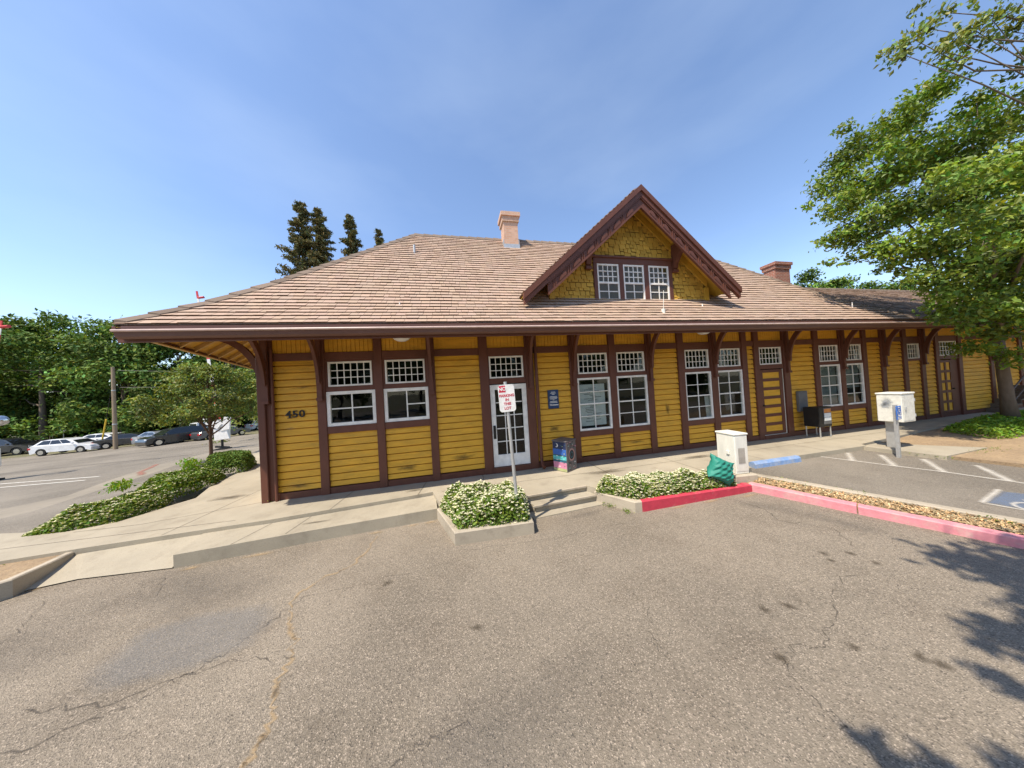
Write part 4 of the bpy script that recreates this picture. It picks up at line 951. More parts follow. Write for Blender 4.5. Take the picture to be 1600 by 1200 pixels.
# menu posters behind the glass
po = MB(); po.box(3.36, 4.12, .030, .036, .88, 2.03)
poo = po.build('window_poster', 'paper'); tag(poo, 'large white menu sheet hung inside the left of the paired tall windows', 'poster')
ln = MB()
for z in spread(1.92, 1.0, 22):
    if 1.50 < z < 1.58: continue
    w = random.uniform(.12, .3); cx = 3.74+random.choice((-.12, 0, .12)); ln.box(cx-w/2, cx+w/2, .026, .0295, z-.006, z+.006)
ln.build('lettering', 'ink', poo)
for i, lab in ((14, 'pale grey blind behind the left window by the newspaper box'), (15, 'pale grey blind behind the right window by the newspaper box')):
    a, b = XS[i]; bl = MB(); z = W0+.05+(.0 if i == 14 else .55)
    while z < LO1-.05: bl.add([(a+.06, .045, z), (b-.06, .045, z), (b-.06, .07, z+.036), (a+.06, .07, z+.036)], [(0, 1, 2, 3)]); z += .04
    tag(bl.build('window_blind', 'blind'), lab, 'blind', 'blinds in the far pair of windows')
cu = MB()
for k in range(10): cu.add([(7.58+k*.014, .06+.02*(k % 2), .8), (7.58+(k+1)*.014, .06+.02*((k+1) % 2), .8), (7.54+(k+1)*.016, .06+.02*((k+1) % 2), 1.45), (7.54+k*.016, .06+.02*(k % 2), 1.45)], [(0, 1, 2, 3)])
tag(cu.build('window_curtain', 'paper'), 'gathered white curtain inside the window right of the tall narrow panel', 'curtain')

# NO PARKING sign
sg = empty('parking_sign', (.935, -2.32, -.19), 'white no parking sign on a leaning galvanised pole in the left flower bed', 'sign')
sg.rotation_euler = (0, math.radians(-2.3), 0)
p = MB(); p.tube([(0, 0, -.2), (0, 0, 2.36)], .029, 10); p.build('pole', 'galv', sg)
s = MB(); n = 6; r = .05; hw, z0, z1 = .14, 1.845, 2.31; pts = []
for cx, cz, t0 in ((hw-r, z1-r, 0), (-hw+r, z1-r, 90), (-hw+r, z0+r, 180), (hw-r, z0+r, 270)):
    for k in range(n+1): t = math.radians(t0+90*k/n); pts.append((cx+r*math.cos(t), cz+r*math.sin(t)))
s.prism(pts, -.037, -.029, 'y'); so_ = s.build('panel', 'signwhite', sg); so_.rotation_euler = (0, 0, math.radians(-4))
l = MB(); plate(l, -.125, -.012, -.0375, 2.18, 2.295, 0, .001)
for w, z in (('PARKING', 2.12), ('IN', 2.05), ('THIS', 1.98), ('LOT', 1.905)): add_text(l, w, .062, (0, -.0385, z), (1, 0, 0), (0, 0, 1), bold=.002, depth=.001)
add_text(l, 'NO', .085, (-.068, -.0395, 2.237), (1, 0, 0), (0, 0, 1), mi=1, bold=.003, depth=.001)
l.build('lettering', ['signred', 'signwhite'], so_)

# painted utility box
ub = empty('utility_box', (2.62, -.42, PZ), 'small utility box painted with teal, pink and dark mural by the wall', 'utility box', rz=math.radians(32))
def flatmat(n_, c): M[n_] = paint(n_, c, .5, tuple(x*.5 for x in c), .4, 6, 0); return n_
b = MB(); b.bbox(-.21, .21, -.21, .21, 0, .74, .01); b.bbox(-.225, .225, -.225, .225, .735, .765, .008); b.build('body', flatmat('mural_grey', (.14, .12, .12)), ub)
a_ = MB()
cols = ['mural_navy', 'mural_blue', 'mural_teal', 'mural_dk', 'mural_pink', 'mural_lime']
for nn, c in zip(cols, ((.02, .03, .08), (.04, .12, .40), (.10, .45, .45), (.03, .10, .14), (.55, .22, .32), (.40, .42, .20))): flatmat(nn, c)
flatmat('mural_rose', (.42, .24, .22)); flatmat('mural_black', (.012, .012, .014)); flatmat('mural_white', (.7, .68, .66))
zz = [.02, .10, .20, .27, .36, .40, .50, .56, .72]
bands = [(.012, .08, 5), (.08, .23, 4), (.23, .29, 3), (.29, .38, 2), (.38, .41, 3), (.41, .55, 1), (.55, .725, 0)]
for z0, z1, m_ in bands: a_.box(-.2145, -.211, -.198, .198, z0, z1, m_)
for k in range(26): y0 = random.uniform(-.19, .15); z0 = random.uniform(.03, .7); a_.box(-.2175, -.215, y0, y0+random.uniform(.01, .06), z0, z0+random.uniform(.006, .02), random.randrange(9))
for t0, t1, rr in ((0, 2*math.pi, .155),):
    for r0, r1, m_, e in ((.10, .135, 6, 0), (.07, .10, 7, .001), (.045, .07, 3, 0), (0, .045, 7, .001)):
        v = []; n = 22
        for k in range(n): t = 2*math.pi*k/n; v += [(r0*math.cos(t), -.213-e, .40+r0*1.15*math.sin(t)), (r1*math.cos(t), -.213-e, .40+r1*1.15*math.sin(t))]
        a_.add(v, [(2*k, 2*k+1, (2*k+3) % (2*n), (2*k+2) % (2*n)) for k in range(n)], m_)
for k in range(36):
    x0 = random.uniform(-.19, .16); z0 = random.choice((random.uniform(.03, .22), random.uniform(.56, .71))); a_.box(x0, x0+random.uniform(.01, .06), -.2135, -.211, z0, z0+random.uniform(.008, .03), random.choice((6, 6, 8, 4, 7, 2, 7)))
v = [(-.219, .08+.05*math.cos(t), .64+.05*math.sin(t)) for t in spread(.6, 5.2, 12)]+[(-.219, .095+.035*math.cos(t), .645+.04*math.sin(t)) for t in spread(.7, 5.1, 12)]
a_.add(v, [(i, i+1, i+14, i+13) for i in range(12)], 8)
a_.build('mural', cols+['mural_rose', 'mural_black', 'mural_white'], ub)

# white pedestal cabinet with vent grille
pc = empty('pedestal_cabinet', (5.78, -2.12, -.1), 'white metal pedestal cabinet on a concrete base beside the teal bag', 'cabinet', rz=math.radians(-6))
b = MB(); b.bbox(-.15, .15, -.22, .22, .08, .90, .012); b.bbox(-.165, .165, -.235, .235, .885, .925, .012); b.build('body', 'whitemetal', pc)
b = MB(); b.bbox(-.26, .26, -.30, .27, -.15, .08, .02); b.build('base', 'kerb', pc)
b = MB(); b.bbox(-.135, .135, -.226, -.221, .14, .86, .002); b.box(-.06, .06, -.229, -.2262, .42, .60)
b.build('door', 'whitemetal', pc)
b = MB(); b.bbox(-.178, -.151, -.1, -.03, .47, .55, .008); b.build('latch', 'whitemetal', pc)
b = MB(); 
for k in range(7): b.box(-.085+.022*k, -.073+.022*k, -.233, -.2292, .30, .62)
b.build('grille', flatmat('grille_grey', (.30, .27, .24)), pc)

# teal bag
def bag():
    n = 26; v = []; f = []
    for side in (1, -1):
        for i in range(n+1):
            for j in range(n+1):
                a, b = 2*i/n-1, 2*j/n-1
                th = .15*((1-a*a)*(1-b*b))**.5; pin = 1-.16*(1-abs(b)**2)*abs(a)**3; pin2 = 1-.16*(1-abs(a)**2)*abs(b)**3
                x, z = .27*a*pin, .25*b*pin2
                ed = max(abs(a), abs(b)); wr = (.020*math.sin(9*a*b+6*a)*ed**2+.016*math.sin(14*b+5*a*a)*(1-.5*ed)+.012*math.sin(17*a-11*b))*(1-ed**6)
                v.append((x, side*(th+wr)+.03*math.sin(4*b)*a, z))
    m_ = (n+1)*(n+1)
    for q in range(2):
        for i in range(n):
            for j in range(n):
                k = q*m_+i*(n+1)+j; fc = (k, k+1, k+n+2, k+n+1); f.append(fc if q else fc[::-1])
    mb = MB(); mb.add(v, f); return mb
bo = bag().build('bag', 'teal', smooth=True); bo.location = (5.10, -2.42, .17); bo.rotation_euler = (math.radians(-16), math.radians(28), math.radians(-8))
md = bo.modifiers.new('sub', 'SUBSURF'); md.levels = md.render_levels = 1
tag(bo, 'crumpled teal vinyl bag leaning on the white pedestal cabinet', 'bag')

# newspaper box
nb = empty('newspaper_box', (11.33, -.42, PZ), 'black newspaper vending box on thin steel legs by the wall', 'newspaper box')
b = MB(); b.bbox(-.26, .26, -.2, .2, .34, .95, .012); b.bbox(-.27, .27, -.21, .05, .94, .965, .006); b.build('cabinet', 'black', nb)
for sx_ in (-.22, .22):
    for sy_ in (-.17, .17): b = MB(); b.tube([(sx_, sy_, 0), (sx_, sy_, .345)], .018, 6); b.build('leg', 'galv', nb)
b = MB(); b.bbox(-.09, .23, -.212, -.201, .42, .92, .003); b.box(-.07, .21, -.215, -.2125, .78, .90, 1); b.box(-.07, .21, -.215, -.2125, .64, .765, 2); b.box(-.07, .21, -.215, -.2125, .53, .63, 2)
b.build('display', ['greymetal', flatmat('orange_print', (.60, .22, .05)), 'paper'], nb)
b = MB(); b.bbox(-.26, .22, -.06, .0, .966, 1.48, .01); 
mt = MB(); mt.bbox(11.12, 11.50, -.12, -.03, .70, 1.38, .012)
tag(mt.build('meter_box', 'greymetal'), 'grey utility panel fixed to the yellow wall above the black newspaper box', 'meter box')

# white cabinet on post, accessible parking sign
wc = empty('post_cabinet', (11.22, -2.0, -.1), 'large white metal cabinet on a short post with grey stains, behind the blue sign', 'cabinet')
b = MB(); b.bbox(-.26, .22, -.27, .15, .70, 1.41, .012); b.bbox(-.275, .235, -.285, .165, 1.405, 1.45, .012); b.build('body', flatmat('cabinet_cream', (.70, .68, .60)), wc)
b = MB(); b.bbox(-.11, .05, -.06, .10, 0, .70, .01); b.build('post', 'galv', wc)
b = MB(); b.bbox(-.22, .19, -.2765, -.271, .74, 1.37, .002); b.build('door', 'cabinet_cream', wc)
for z_ in (.86, 1.25): b = MB(); b.tube([(.20, -.277, z_-.04), (.20, -.277, z_+.04)], .012, 6); b.build('hinge', 'galv', wc)
b = MB(); b.bbox(-.19, -.155, -.30, -.278, 1.0, 1.09, .004); b.build('latch', 'galv', wc)
b = MB(); n_ = 0
for c, r_ in (((-.05, -.271, 1.22), .0),): pass
mbp = MB()
for k in range(9): blob(mbp, (0, 0), .1, .06, 0)
def vblob(mb, face, u, z, ru, rz_):
    o = len(mb.v); n = 14; P3 = (lambda a, b_: (a, -.2725, b_)) if face == 'f' else (lambda a, b_: (-.2625, a, b_))
    vs = [P3(u, z)]+[P3(u+ru*math.cos(2*math.pi*k/n)*random.uniform(.7, 1.2), z+rz_*math.sin(2*math.pi*k/n)*random.uniform(.7, 1.2)) for k in range(n)]
    mb.v += vs
    for k in range(n): mb.f.append((o, o+1+k, o+1+(k+1) % n)); mb.m.append(0); mb.c.append(1)
    mb.al = getattr(mb, 'al', []); mb.al += [1]+[0]*n
mbp = MB(); vblob(mbp, 's', -.03, 1.2, .15, .16); vblob(mbp, 's', .0, 1.12, .12, .14); vblob(mbp, 'f', -.08, 1.2, .08, .16)
M['greystain'] = decal('grey_stain', (.36, .38, .40), .3, 9, .8)
ob = mbp.build('stain', 'greystain', wc); at = ob.data.attributes.new('a', 'FLOAT', 'POINT'); at.data.foreach_set('value', mbp.al)
ad = empty('accessible_sign', (10.48, -2.36, -.13), 'blue accessible parking sign on a square galvanised post', 'sign')
b = MB(); b.bbox(-.03, .03, -.03, .03, -.1, 1.22, .004); b.build('post', 'galv', ad)
b = MB(); b.bbox(-.13, .13, -.045, -.034, .96, 1.19, .004); b.bbox(-.12, .12, -.045, -.034, .86, .945, .003); pn = b.build('panel', 'bluesign', ad); pn.rotation_euler = (0, 0, math.radians(8)); pn.location.x = .02
l = MB(); c0 = (0, 1.06)
v = [((.058+dr)*math.cos(t)-.005, -.0475, 1.03+(.058+dr)*math.sin(t)) for dr in (0, .018) for t in spread(math.radians(150), math.radians(390), 14)]
l.add(v, [(i, i+1, i+16, i+15) for i in range(14)])
l.tube([(-.012, -.047, 1.15), (-.012, -.047, 1.165)], .016, 8); 
for (x0, z0), (x1, z1) in (((-.012, 1.13), (-.008, 1.06)), ((-.008, 1.06), (.05, 1.06)), ((.05, 1.06), (.075, .99)), ((.075, .99), (.095, .995)), ((-.01, 1.1), (.04, 1.1))):
    d = Vector((x1-x0, 0, z1-z0)); n_ = Vector((-d.z, 0, d.x)).normalized()*.009; l.add([Vector((x0, -.048, z0))-n_, Vector((x1, -.048, z1))-n_, Vector((x1, -.048, z1))+n_, Vector((x0, -.048, z0))+n_], [(0, 1, 2, 3)])
for z in (.92, .885): l.box(-.08, .08, -.048, -.0455, z-.008, z+.008)
l.build('lettering', 'signwhite', pn)
# stair and railing in the shade at far right
stp = empty('wooden_stair', (21.2, -.1, PZ), 'shaded wooden stair with railing behind the tree trunk', 'stair')
b = MB()
for k in range(6): b.box(.3*k, .3*k+.34, -.55, .0, .17*(k+1)-.04, .17*(k+1)); b.box(.3*k, .3*k+.03, -.55, 0, .17*k, .17*(k+1)-.04)
b.build('steps', flatmat('old_wood', (.12, .09, .07)), stp)
b = MB(); b.tube([(0, -.58, 0), (0, -.58, .95)], .03, 6); b.tube([(.9, -.58, .5), (.9, -.58, 1.5)], .03, 6); b.tube([(1.8, -.58, 1.0), (1.8, -.58, 2.0)], .03, 6); b.tube([(0, -.58, .95), (1.8, -.58, 2.0)], .028, 6); b.tube([(0, -.58, .5), (1.8, -.58, 1.5)], .02, 6); b.build('railing', 'old_wood', stp)

# ------------------------------------------------------------------ plants
def bed_plants(name, inside, nleaf, nflow, hfun, label, cat, group=None, base_z=-.19, lsize=.058, fsize=.028, leafmat='jleaf', box=None, stems=True, over=.0):
    e = empty(name, (0, 0, 0), label, cat, group)
    x0, x1, y0, y1 = box
    def samp(n, top):
        P = np.zeros((0, 3))
        while len(P) < n:
            q = np.stack([RNG.uniform(x0, x1, n*2), RNG.uniform(y0, y1, n*2)], 1)
            w = np.array([inside(a, b) for a, b in q]); q = q[w > 0]; w = w[w > 0]
            h = np.array([hfun(a, b) for a, b in q])*np.minimum(1, w)**.5
            t = RNG.random(len(q)); t = (.82+.25*t) if top else (.12+.93*np.sqrt(t))
            P = np.concatenate([P, np.stack([q[:, 0], q[:, 1], base_z+h*t], 1)])
        return P[:n]
    P = samp(nleaf, False); zt = (P[:, 2]-P[:, 2].min())/(np.ptp(P[:, 2])+1e-6)
    o = np_mesh('foliage', leaves(P, lsize, .45, .5, -.1), 3, [leafmat], tint_for(len(P), 1.0, .3, .15), e)
    if nflow:
        F = samp(nflow, True); k = 5; T = []
        for j in range(k):                                     # five petals round the centre
            ang = 2*math.pi*j/k+RNG.random(len(F))*.4; ca, sa = np.cos(ang), np.sin(ang); r = fsize*(.7+.6*RNG.random(len(F)))
            d = np.stack([ca, sa, .35+RNG.random(len(F))*.3], 1)*r[:, None]; sd = np.stack([-sa, ca, np.zeros(len(F))], 1)*r[:, None]*.34
            T += [F, F+d*.6+sd, F+d, F+d*.6-sd]
        T = np.stack(T, 1).reshape(len(F), k, 4, 3).reshape(-1, 4, 3)
        np_mesh('blossom', T, 4, ['flower'], np.repeat((1+.12*RNG.normal(size=(len(F), 1)))*np.array([[1, 1, 1]]), k, 0).clip(.5, 1.2), e)
    return e
def poly_in(poly, soft):
    n = len(poly)
    def f(x, y):
        d = 9
        for i in range(n):
            ax, ay = poly[i]; bx, by = poly[(i+1) % n]; ex, ey = bx-ax, by-ay; L = math.hypot(ex, ey); d = min(d, ((x-ax)*-ey+(y-ay)*ex)/L)
        return max(0, d/soft)
    return f
bump_h = lambda h: (lambda x, y: h*(.86+.12*math.sin(5.1*x+1.3)*math.cos(4.3*y+.6)+.10*math.sin(11*x-7*y)))
bed_plants('jasmine_bed', poly_in([(-.42, -1.5), (-.08, -2.45), (1.08, -2.55), (1.24, -1.75), (1.05, -1.3), (-.15, -1.05)], .16), 9500, 1500, bump_h(.40), 'clump of white flowering jasmine in the left bed around the sign pole', 'shrub', 'jasmine in the kerbed beds', box=(-.5, 1.3, -2.7, -1))
bed_plants('jasmine_bed', poly_in([(2.66, -1.85), (3.15, -2.42), (5.35, -2.52), (5.5, -2.15), (2.85, -1.6)], .16), 8500, 2300, bump_h(.36), 'bank of white flowering jasmine in the right bed behind the red kerb', 'shrub', 'jasmine in the kerbed beds', box=(2.5, 5.6, -2.7, -1.5))
bed_plants('flowering_hedge', poly_in([(-7.75, -.28), (-7.1, -.32), (-6.55, -.12), (-6.33, .4), (-6.6, 1.0), (-7.3, 1.15), (-7.95, .7), (-8.0, .1)], .26), 11000, 1300, lambda x, y: bump_h(.38)(x, y)*min(1, max(.35, (x+8.1)/.8)), 'long low hedge dotted with white flowers, nearest at left', 'hedge', 'low hedges along the left walk', base_z=-.12, lsize=.068, box=(-9.4, -6, -.5, 1.6))
bed_plants('flowering_hedge', poly_in([(-6.8, 1.15), (-6.5, 1.9), (-6.75, 2.7), (-7.4, 3.0), (-8.2, 2.5), (-7.8, 1.35)], .26), 9500, 420, bump_h(.47), 'bright green low hedge in the middle of the row with few flowers', 'hedge', 'low hedges along the left walk', base_z=-.12, lsize=.068, box=(-9.4, -6.4, 1.2, 3.6))
bed_plants('clipped_hedge', poly_in([(-7.2, 3.05), (-6.6, 3.2), (-6.85, 4.1), (-7.6, 4.6), (-8.4, 4.4), (-7.9, 3.4)], .14), 8500, 0, lambda x, y: .55, 'dark clipped hedge block at the foot of the young street tree', 'hedge', 'low hedges along the left walk', base_z=-.12, lsize=.07, leafmat='leafdark', box=(-9.5, -6.5, 2.9, 5.5))
bed_plants('ground_cover', poly_in([(14.2, -2.5), (18.6, -2.6), (23, -2.4), (23, -.9), (18.4, -.85), (14.9, -1.35)], .2), 9000, 0, bump_h(.30), 'bright green leafy ground cover at the foot of the big tree', 'ground cover', base_z=-.13, lsize=.10, leafmat='ivy', box=(14, 23, -2.7, -.8))
# sprouts poking from the hedges
P = np.concatenate([np.stack([RNG.normal(x, .10, 120), RNG.normal(y, .10, 120), RNG.uniform(.3, .3+h, 120)], 1) for x, y, h in ((-7.45, .85, .2), (-7.3, 2.3, .35), (-7.5, 2.6, .25))])
tag(np_mesh('hedge_sprouts', leaves(P, .10, .1, .35, -1), 3, ['ivy'], tint_for(len(P), 1, .2)), 'tall bright shoots sprouting above the low hedges', 'shoots', kind='stuff')

def tree(name, base_pt, top_pt, r0, clumps, dens, size, leafmat, barkmat, label, group=None, nl=10, up=.35, lr=.3, flat=.75, cvar=.22, r1=None, fork=.45, shell=.4, wid=.55):
    e = empty(name, base_pt, label, 'tree', group); B = Vector(base_pt); T_ = Vector(top_pt)-B
    tr = MB(); n = 9; path = []; rad = []
    for i in range(n+1):
        t = i/n; p = T_*t; p += Vector((math.sin(3*t)*.12, math.cos(2.6*t)*.1-.1, 0))*r0*2; path.append(p)
        rad.append(r0*(1.35 if i == 0 else 1)*(1-.72*t))
    tr.tube(path, rad, 10)
    cl = sorted(clumps, key=lambda c: -c[3]); step = max(1, len(cl)//nl)
    for c in cl[::step][:nl]:
        tgt = Vector(c[:3])-B; f_ = random.uniform(fork, .9); k = min(n, int(f_*n)); st = path[k]
        pts = limb_path(st, tgt, random.uniform(-.05, .08)); rr = min(rad[k]*.6, r0*lr)
        tr.tube(pts, [rr*(1-.85*j/(len(pts)-1)) for j in range(len(pts))], 6)
        for q in range(2):
            j = random.randrange(2, len(pts)-1); e2 = pts[j]+Vector((random.gauss(0, 1), random.gauss(0, 1), random.gauss(.3, .6)))*c[3]*.9
            tr.tube(limb_path(pts[j], e2, .03, 3), [rr*.3, rr*.22, rr*.15, rr*.06], 5)
    tr.build('trunk', barkmat, e, smooth=True)
    cr = [(x-B.x, y-B.y, z-B.z, r) for x, y, z, r in clumps]
    crown('crown', cr, dens, size, leafmat, e, up, flat, cvar, .2, wid, shell)
    return e
RC = [(12.5, -.43, 8.31, .56), (13.0, -.66, 8.93, .59), (13.5, -.95, 9.38, .62), (14.5, -1.14, 9.98, .67), (15.0, -1.46, 10.56, .57), (15.5, -1.69, 10.7, .48), (16.0, -1.96, 9.78, .63), (16.5, -2.27, 9.14, .69), (12.3, -.78, 7.29, .61), (13.0, -1.03, 7.8, .73), (13.5, -1.46, 8.11, .74), (14.5, -1.68, 8.64, .78), (15.0, -2.01, 8.21, .72), (16.0, -2.17, 7.81, .8), (17.0, -2.34, 7.4, .88), (12.0, -.73, 6.17, .45), (12.5, -1.05, 6.22, .64), (13.0, -1.42, 6.71, .73), (13.5, -1.86, 6.84, .74), (14.0, -2.27, 6.41, .75), (15.5, -2.34, 6.11, .81), (11.8, -.72, 5.44, .24), (12.4, -1.12, 5.47, .35), (12.6, -1.71, 5.47, .63), (13.0, -2.09, 5.37, .67), (13.5, -2.46, 4.85, .68), (15.0, -2.52, 4.71, .78), (12.6, -2.09, 4.47, .49), (12.8, -2.4, 4.17, .57), (13.4, -2.62, 3.59, .56), (15.2, -2.58, 3.45, .77), (12.8, -2.53, 3.2, .46), (13.0, -2.2, 3.56, .38), (15.0, -2.35, 2.79, .43), (16.0, -1.57, 2.44, .41), (12.8, -1.48, 5.02, .27), (17.0, -2.1, 2.03, .51)]
RC = [(x, y, z, r*(1.04 if x > 12.7 else .95)) for x, y, z, r in RC]; RC += [(14.6, -2.4, 4.0, .6), (16.4, -2.3, 4.2, .7), (17.6, -2.2, 5.2, .8), (18.2, -2.6, 6.5, .9), (16.8, -2.6, 5.6, .8), (18.5, -2.2, 3.6, .7), (19.5, -2.4, 5, .9), (20, -2.6, 7, 1.0)]
RC += [(11.0, -3.3, 6.0, .5), (11.6, -3.4, 5.2, .5), (12.3, -3.5, 6.4, .6), (13.0, -3.5, 5.2, .6), (13.8, -3.6, 6.6, .7), (13.9, -3.5, 5.0, .6), (12.1, -3.3, 4.6, .45), (14.6, -3.7, 5.6, .7)]
RC2 = []
for x, y, z, r in RC:
    RC2.append((x, y, z, r)); k = 1.13
    if r > .5 and x < 16.6:                                    # fill the crown's depth behind
        RC2.append((x*k+.15, -6.85+(y+6.85)*k, 2.05+(z-2.05)*k-.25, r*.95))
    for q in range(2):
        RC2.append((x+random.gauss(0, r*.6), y+random.gauss(0, r*.6), z+random.gauss(0, r*.55), r*.45))
tree('big_tree', (17.95, -1.55, -.13), (15.6, -1.9, 8.2), .145, RC2, 1150, .125, 'leaf', 'bark', 'large broadleaf tree leaning over the right end of the station', 'trees at the right end', nl=26, up=.4, lr=.5, fork=.35, shell=.42, flat=.68, cvar=.28)
RB = [(12.0, -2.31, 10.23, .37), (12.3, -2.36, 10.66, .41), (12.6, -2.5, 10.8, .37), (12.6, -2.65, 10.0, .36), (13.0, -2.71, 10.35, .36), (13.0, -2.61, 11.17, .33), (13.4, -2.84, 10.51, .42), (14.0, -2.92, 10.79, .43), (14.5, -3.01, 10.45, .43), (14.5, -3.18, 10.72, .39), (13.0, -2.3, 11.79, .24), (15.0, -2.91, 9.66, .34), (15.5, -2.83, 9.14, .42), (16.0, -2.62, 8.53, .4), (13.4, -2.99, 9.98, .22), (13.0, -2.76, 9.61, .2), (16.5, -3.6, 10.6, .6), (17.5, -4, 11, .8), (18.5, -4.5, 10.5, .9), (18, -3.8, 9.4, .8), (17.2, -3.2, 8.4, .6), (19, -5, 12, 1.1), (16, -3.5, 12.2, .8), (14.5, -2.9, 12.5, .6)]
RB += [(x+random.gauss(0, .4), y+random.gauss(0, .4), z+random.gauss(0, .35), r*.5) for x, y, z, r in RB]
tree('tall_tree', (20.3, -5.6, -.13), (18.2, -4.4, 10.5), .22, RB, 620, .125, 'leafolive', 'bark', 'taller sparse tree whose branches reach into the top right corner', 'trees at the right end', nl=26, up=.3, lr=.22, fork=.5, shell=.2)
# tree behind the viewer that shades the lot
GS = [(5.75, -4.85, .38), (6.3, -5.05, .45), (5.7, -5.1, .26), (6.8, -5.2, .55), (6.2, -5.5, .45), (5.35, -5.3, .16), (4.5, -5.4, .24), (4.9, -5.6, .34), (5.2, -5.45, .24), (5.6, -5.8, .42), (4.2, -5.4, .10), (4.35, -5.65, .18), (3.85, -5.6, .13), (2.45, -5.64, .11), (2.7, -5.78, .12), (3.08, -5.9, .13), (3.4, -5.95, .14)]
CC = [(3.2+random.gauss(0, 1.0), -9.9+random.gauss(0, .7), 7.3+random.gauss(0, .7), random.uniform(.5, .9)) for k in range(22)]
CC += [(x-.51*h_, y-.30*h_, h_-.35, r_) for x, y, r_ in GS for h_ in (random.uniform(6.2, 7.6),)]
tree('shade_tree', (4.6, -11.0, -.36), (3.8, -10, 7), .2, CC, 1300, .17, 'leaf', 'bark', 'broadleaf tree standing behind the viewer that throws leaf shadow on the lot', 'trees behind the viewer', nl=14)
for i, (x, y, h, r) in enumerate(((38, -16, 10, 3.6), (46, -23, 11, 4), (52, -10, 11, 4), (60, -16, 12, 4.2), (-14, -30, 9, 3.2), (-5, -34, 11, 3.6), (5, -33, 10, 3.4), (14, -32, 11, 3.6), (24, -30, 10, 3.4), (33, -26, 9, 3.2), (-24, -27, 10, 3.4))):
    cl = [(x+random.gauss(0, r*.55), y+random.gauss(0, r*.4), h*.55+random.gauss(0, h*.2), random.uniform(.8, 1.4)*r*.42) for k in range(26)]
    tree('lot_tree', (x, y, -.36), (x, y, h*.6), .25, cl, 150, .5, 'leafdark', 'bark', 'green tree along the far side of the lot behind the viewer', 'trees behind the viewer', nl=6)

# young street tree
YT = []
for k in range(80):
    t = 2*math.pi*random.random(); rr = math.sqrt(random.random())*1.7; z = random.uniform(1.5, 3.9); m_ = 1-((z-2.4)/1.75)**2
    m_ = max(.25, m_); YT.append((-10.75+rr*math.cos(t)*m_*1.35, 7.6+rr*math.sin(t)*m_, z, random.uniform(.26, .48)))
tree('street_tree', (-11.05, 8.0, -.52), (-10.85, 7.7, 3.2), .075, YT, 1100, .12, 'leafolive', 'bark2', 'young rounded street tree with a thin trunk beside the hedge', None, nl=20, up=.35, fork=.38, lr=.6)
# bushy tree right behind it, seen under the eave
cl = [(-14.0+random.gauss(0, 1.6), 19+random.gauss(0, 1.0), 1.8+random.gauss(0, 1.1), random.uniform(.5, .9)) for k in range(26)]
tree('street_tree', (-14.0, 19, -.8), (-14, 19, 2.5), .13, cl, 170, .18, 'leafolive', 'bark2', 'second bushy tree seen just below the corner of the eave', None, nl=8)
# big trees across the street
def big(x, y, h, r, label, zb=None, n=54, dens=140, size=.38, mat='leafdark', low=.13):
    zb = gl(x, y) if zb is None else zb; cl = []
    for k in range(n):
        t = random.random()*2*math.pi; z = zb+h*random.uniform(low, .96); q = (z-zb)/h; R_ = r*(1-max(0, (q-.55)/.5)**2)*(.55+.45*min(1, (q-low+.1)/.25)); rr = R_*random.uniform(.45, 1)
        cl.append((x+rr*math.cos(t), y+rr*math.sin(t)*.8, z, r*random.uniform(.2, .36)))
    return tree('background_tree', (x, y, zb), (x+random.gauss(0, .4), y, zb+h*.7), .32, cl, dens, size, mat, 'bark', label, 'big trees across the street', nl=9, cvar=.3, shell=.5)
for x, y, h, r, lab in ((-55, 34, 12.5, 5.5, 'dense green tree at the left edge across the street'), (-45.5, 33.5, 15.2, 5.6, 'tallest rounded tree behind the white hatchback'), (-38, 33, 14.2, 5.0, 'dense tree crown just left of the utility pole'), (-32, 32.5, 14.0, 5.0, 'dense tree crown just right of the utility pole'), (-26.5, 32, 12.4, 4.6, 'dense tree behind the young street tree'), (-23.5, 38, 7.0, 3.6, 'lower tree behind the cars near the station corner'), (-62, 48, 16, 6, 'greyer distant tree at the far left edge'), (-50, 43, 14.5, 6, 'tree filling the gap behind the tallest rounded tree'), (-39, 43, 14.5, 6, 'tree standing behind the utility pole and the front row'), (-29.5, 42, 13, 5.5, 'tree standing behind the crown above the silver sedan')):
    big(x, y, h, r, lab)
# undergrowth closing the view, leaf tint darkened for shade under the crowns
P = np.stack([RNG.uniform(-75, -14, 9000), RNG.uniform(37.5, 41, 9000), np.zeros(9000)], 1); P[:, 2] = [gl(a, b) for a, b in P[:, :2]]; P[:, 2] += RNG.random(9000)**.9*7.0
tag(np_mesh('undergrowth', leaves(P, .9, .3, .7), 3, ['leafdark'], tint_for(9000, .62, .3)), 'undergrowth tinted dark as crown shade beneath the trees across the street', 'undergrowth', kind='stuff')
for x, lab in ((-40.5, 'light green bush behind the white hatchback'), (-35.5, 'bush with yellowish leaves left of the utility pole')):
    cl = [(x+random.gauss(0, .9), 29.5+random.gauss(0, .4), .6+random.gauss(0, .6), .55) for k in range(14)]
    e = empty('bush', (x, 29.5, gl(x, 29.5)), lab, 'bush'); crown('crown', [(a-x, b-29.5, c-gl(x, 29.5), r) for a, b, c, r in cl], 90, .28, 'leafdark', e)
    sb = MB()
    for k in range(4): sb.tube([(0, 0, -.1), (random.gauss(0, .3), random.gauss(0, .2), 1.6)], [.05, .02], 5)
    sb.build('stems', 'bark', e)
# trees beyond the right roof
for x, y, h, lab in ((66, 30, 21.5, 'rounded tree top beyond the roof right of the red chimney'), (73, 30, 19.8, 'middle tree top beyond the wing roof'), (82, 31, 20.3, 'tree top beyond the wing roof next to the big tree'), (92, 31, 21, 'rightmost tree top beyond the wing roof')):
    big(x, y, h, 4.4, lab, -.5, 30, 90, .5, 'leafdark', .5)
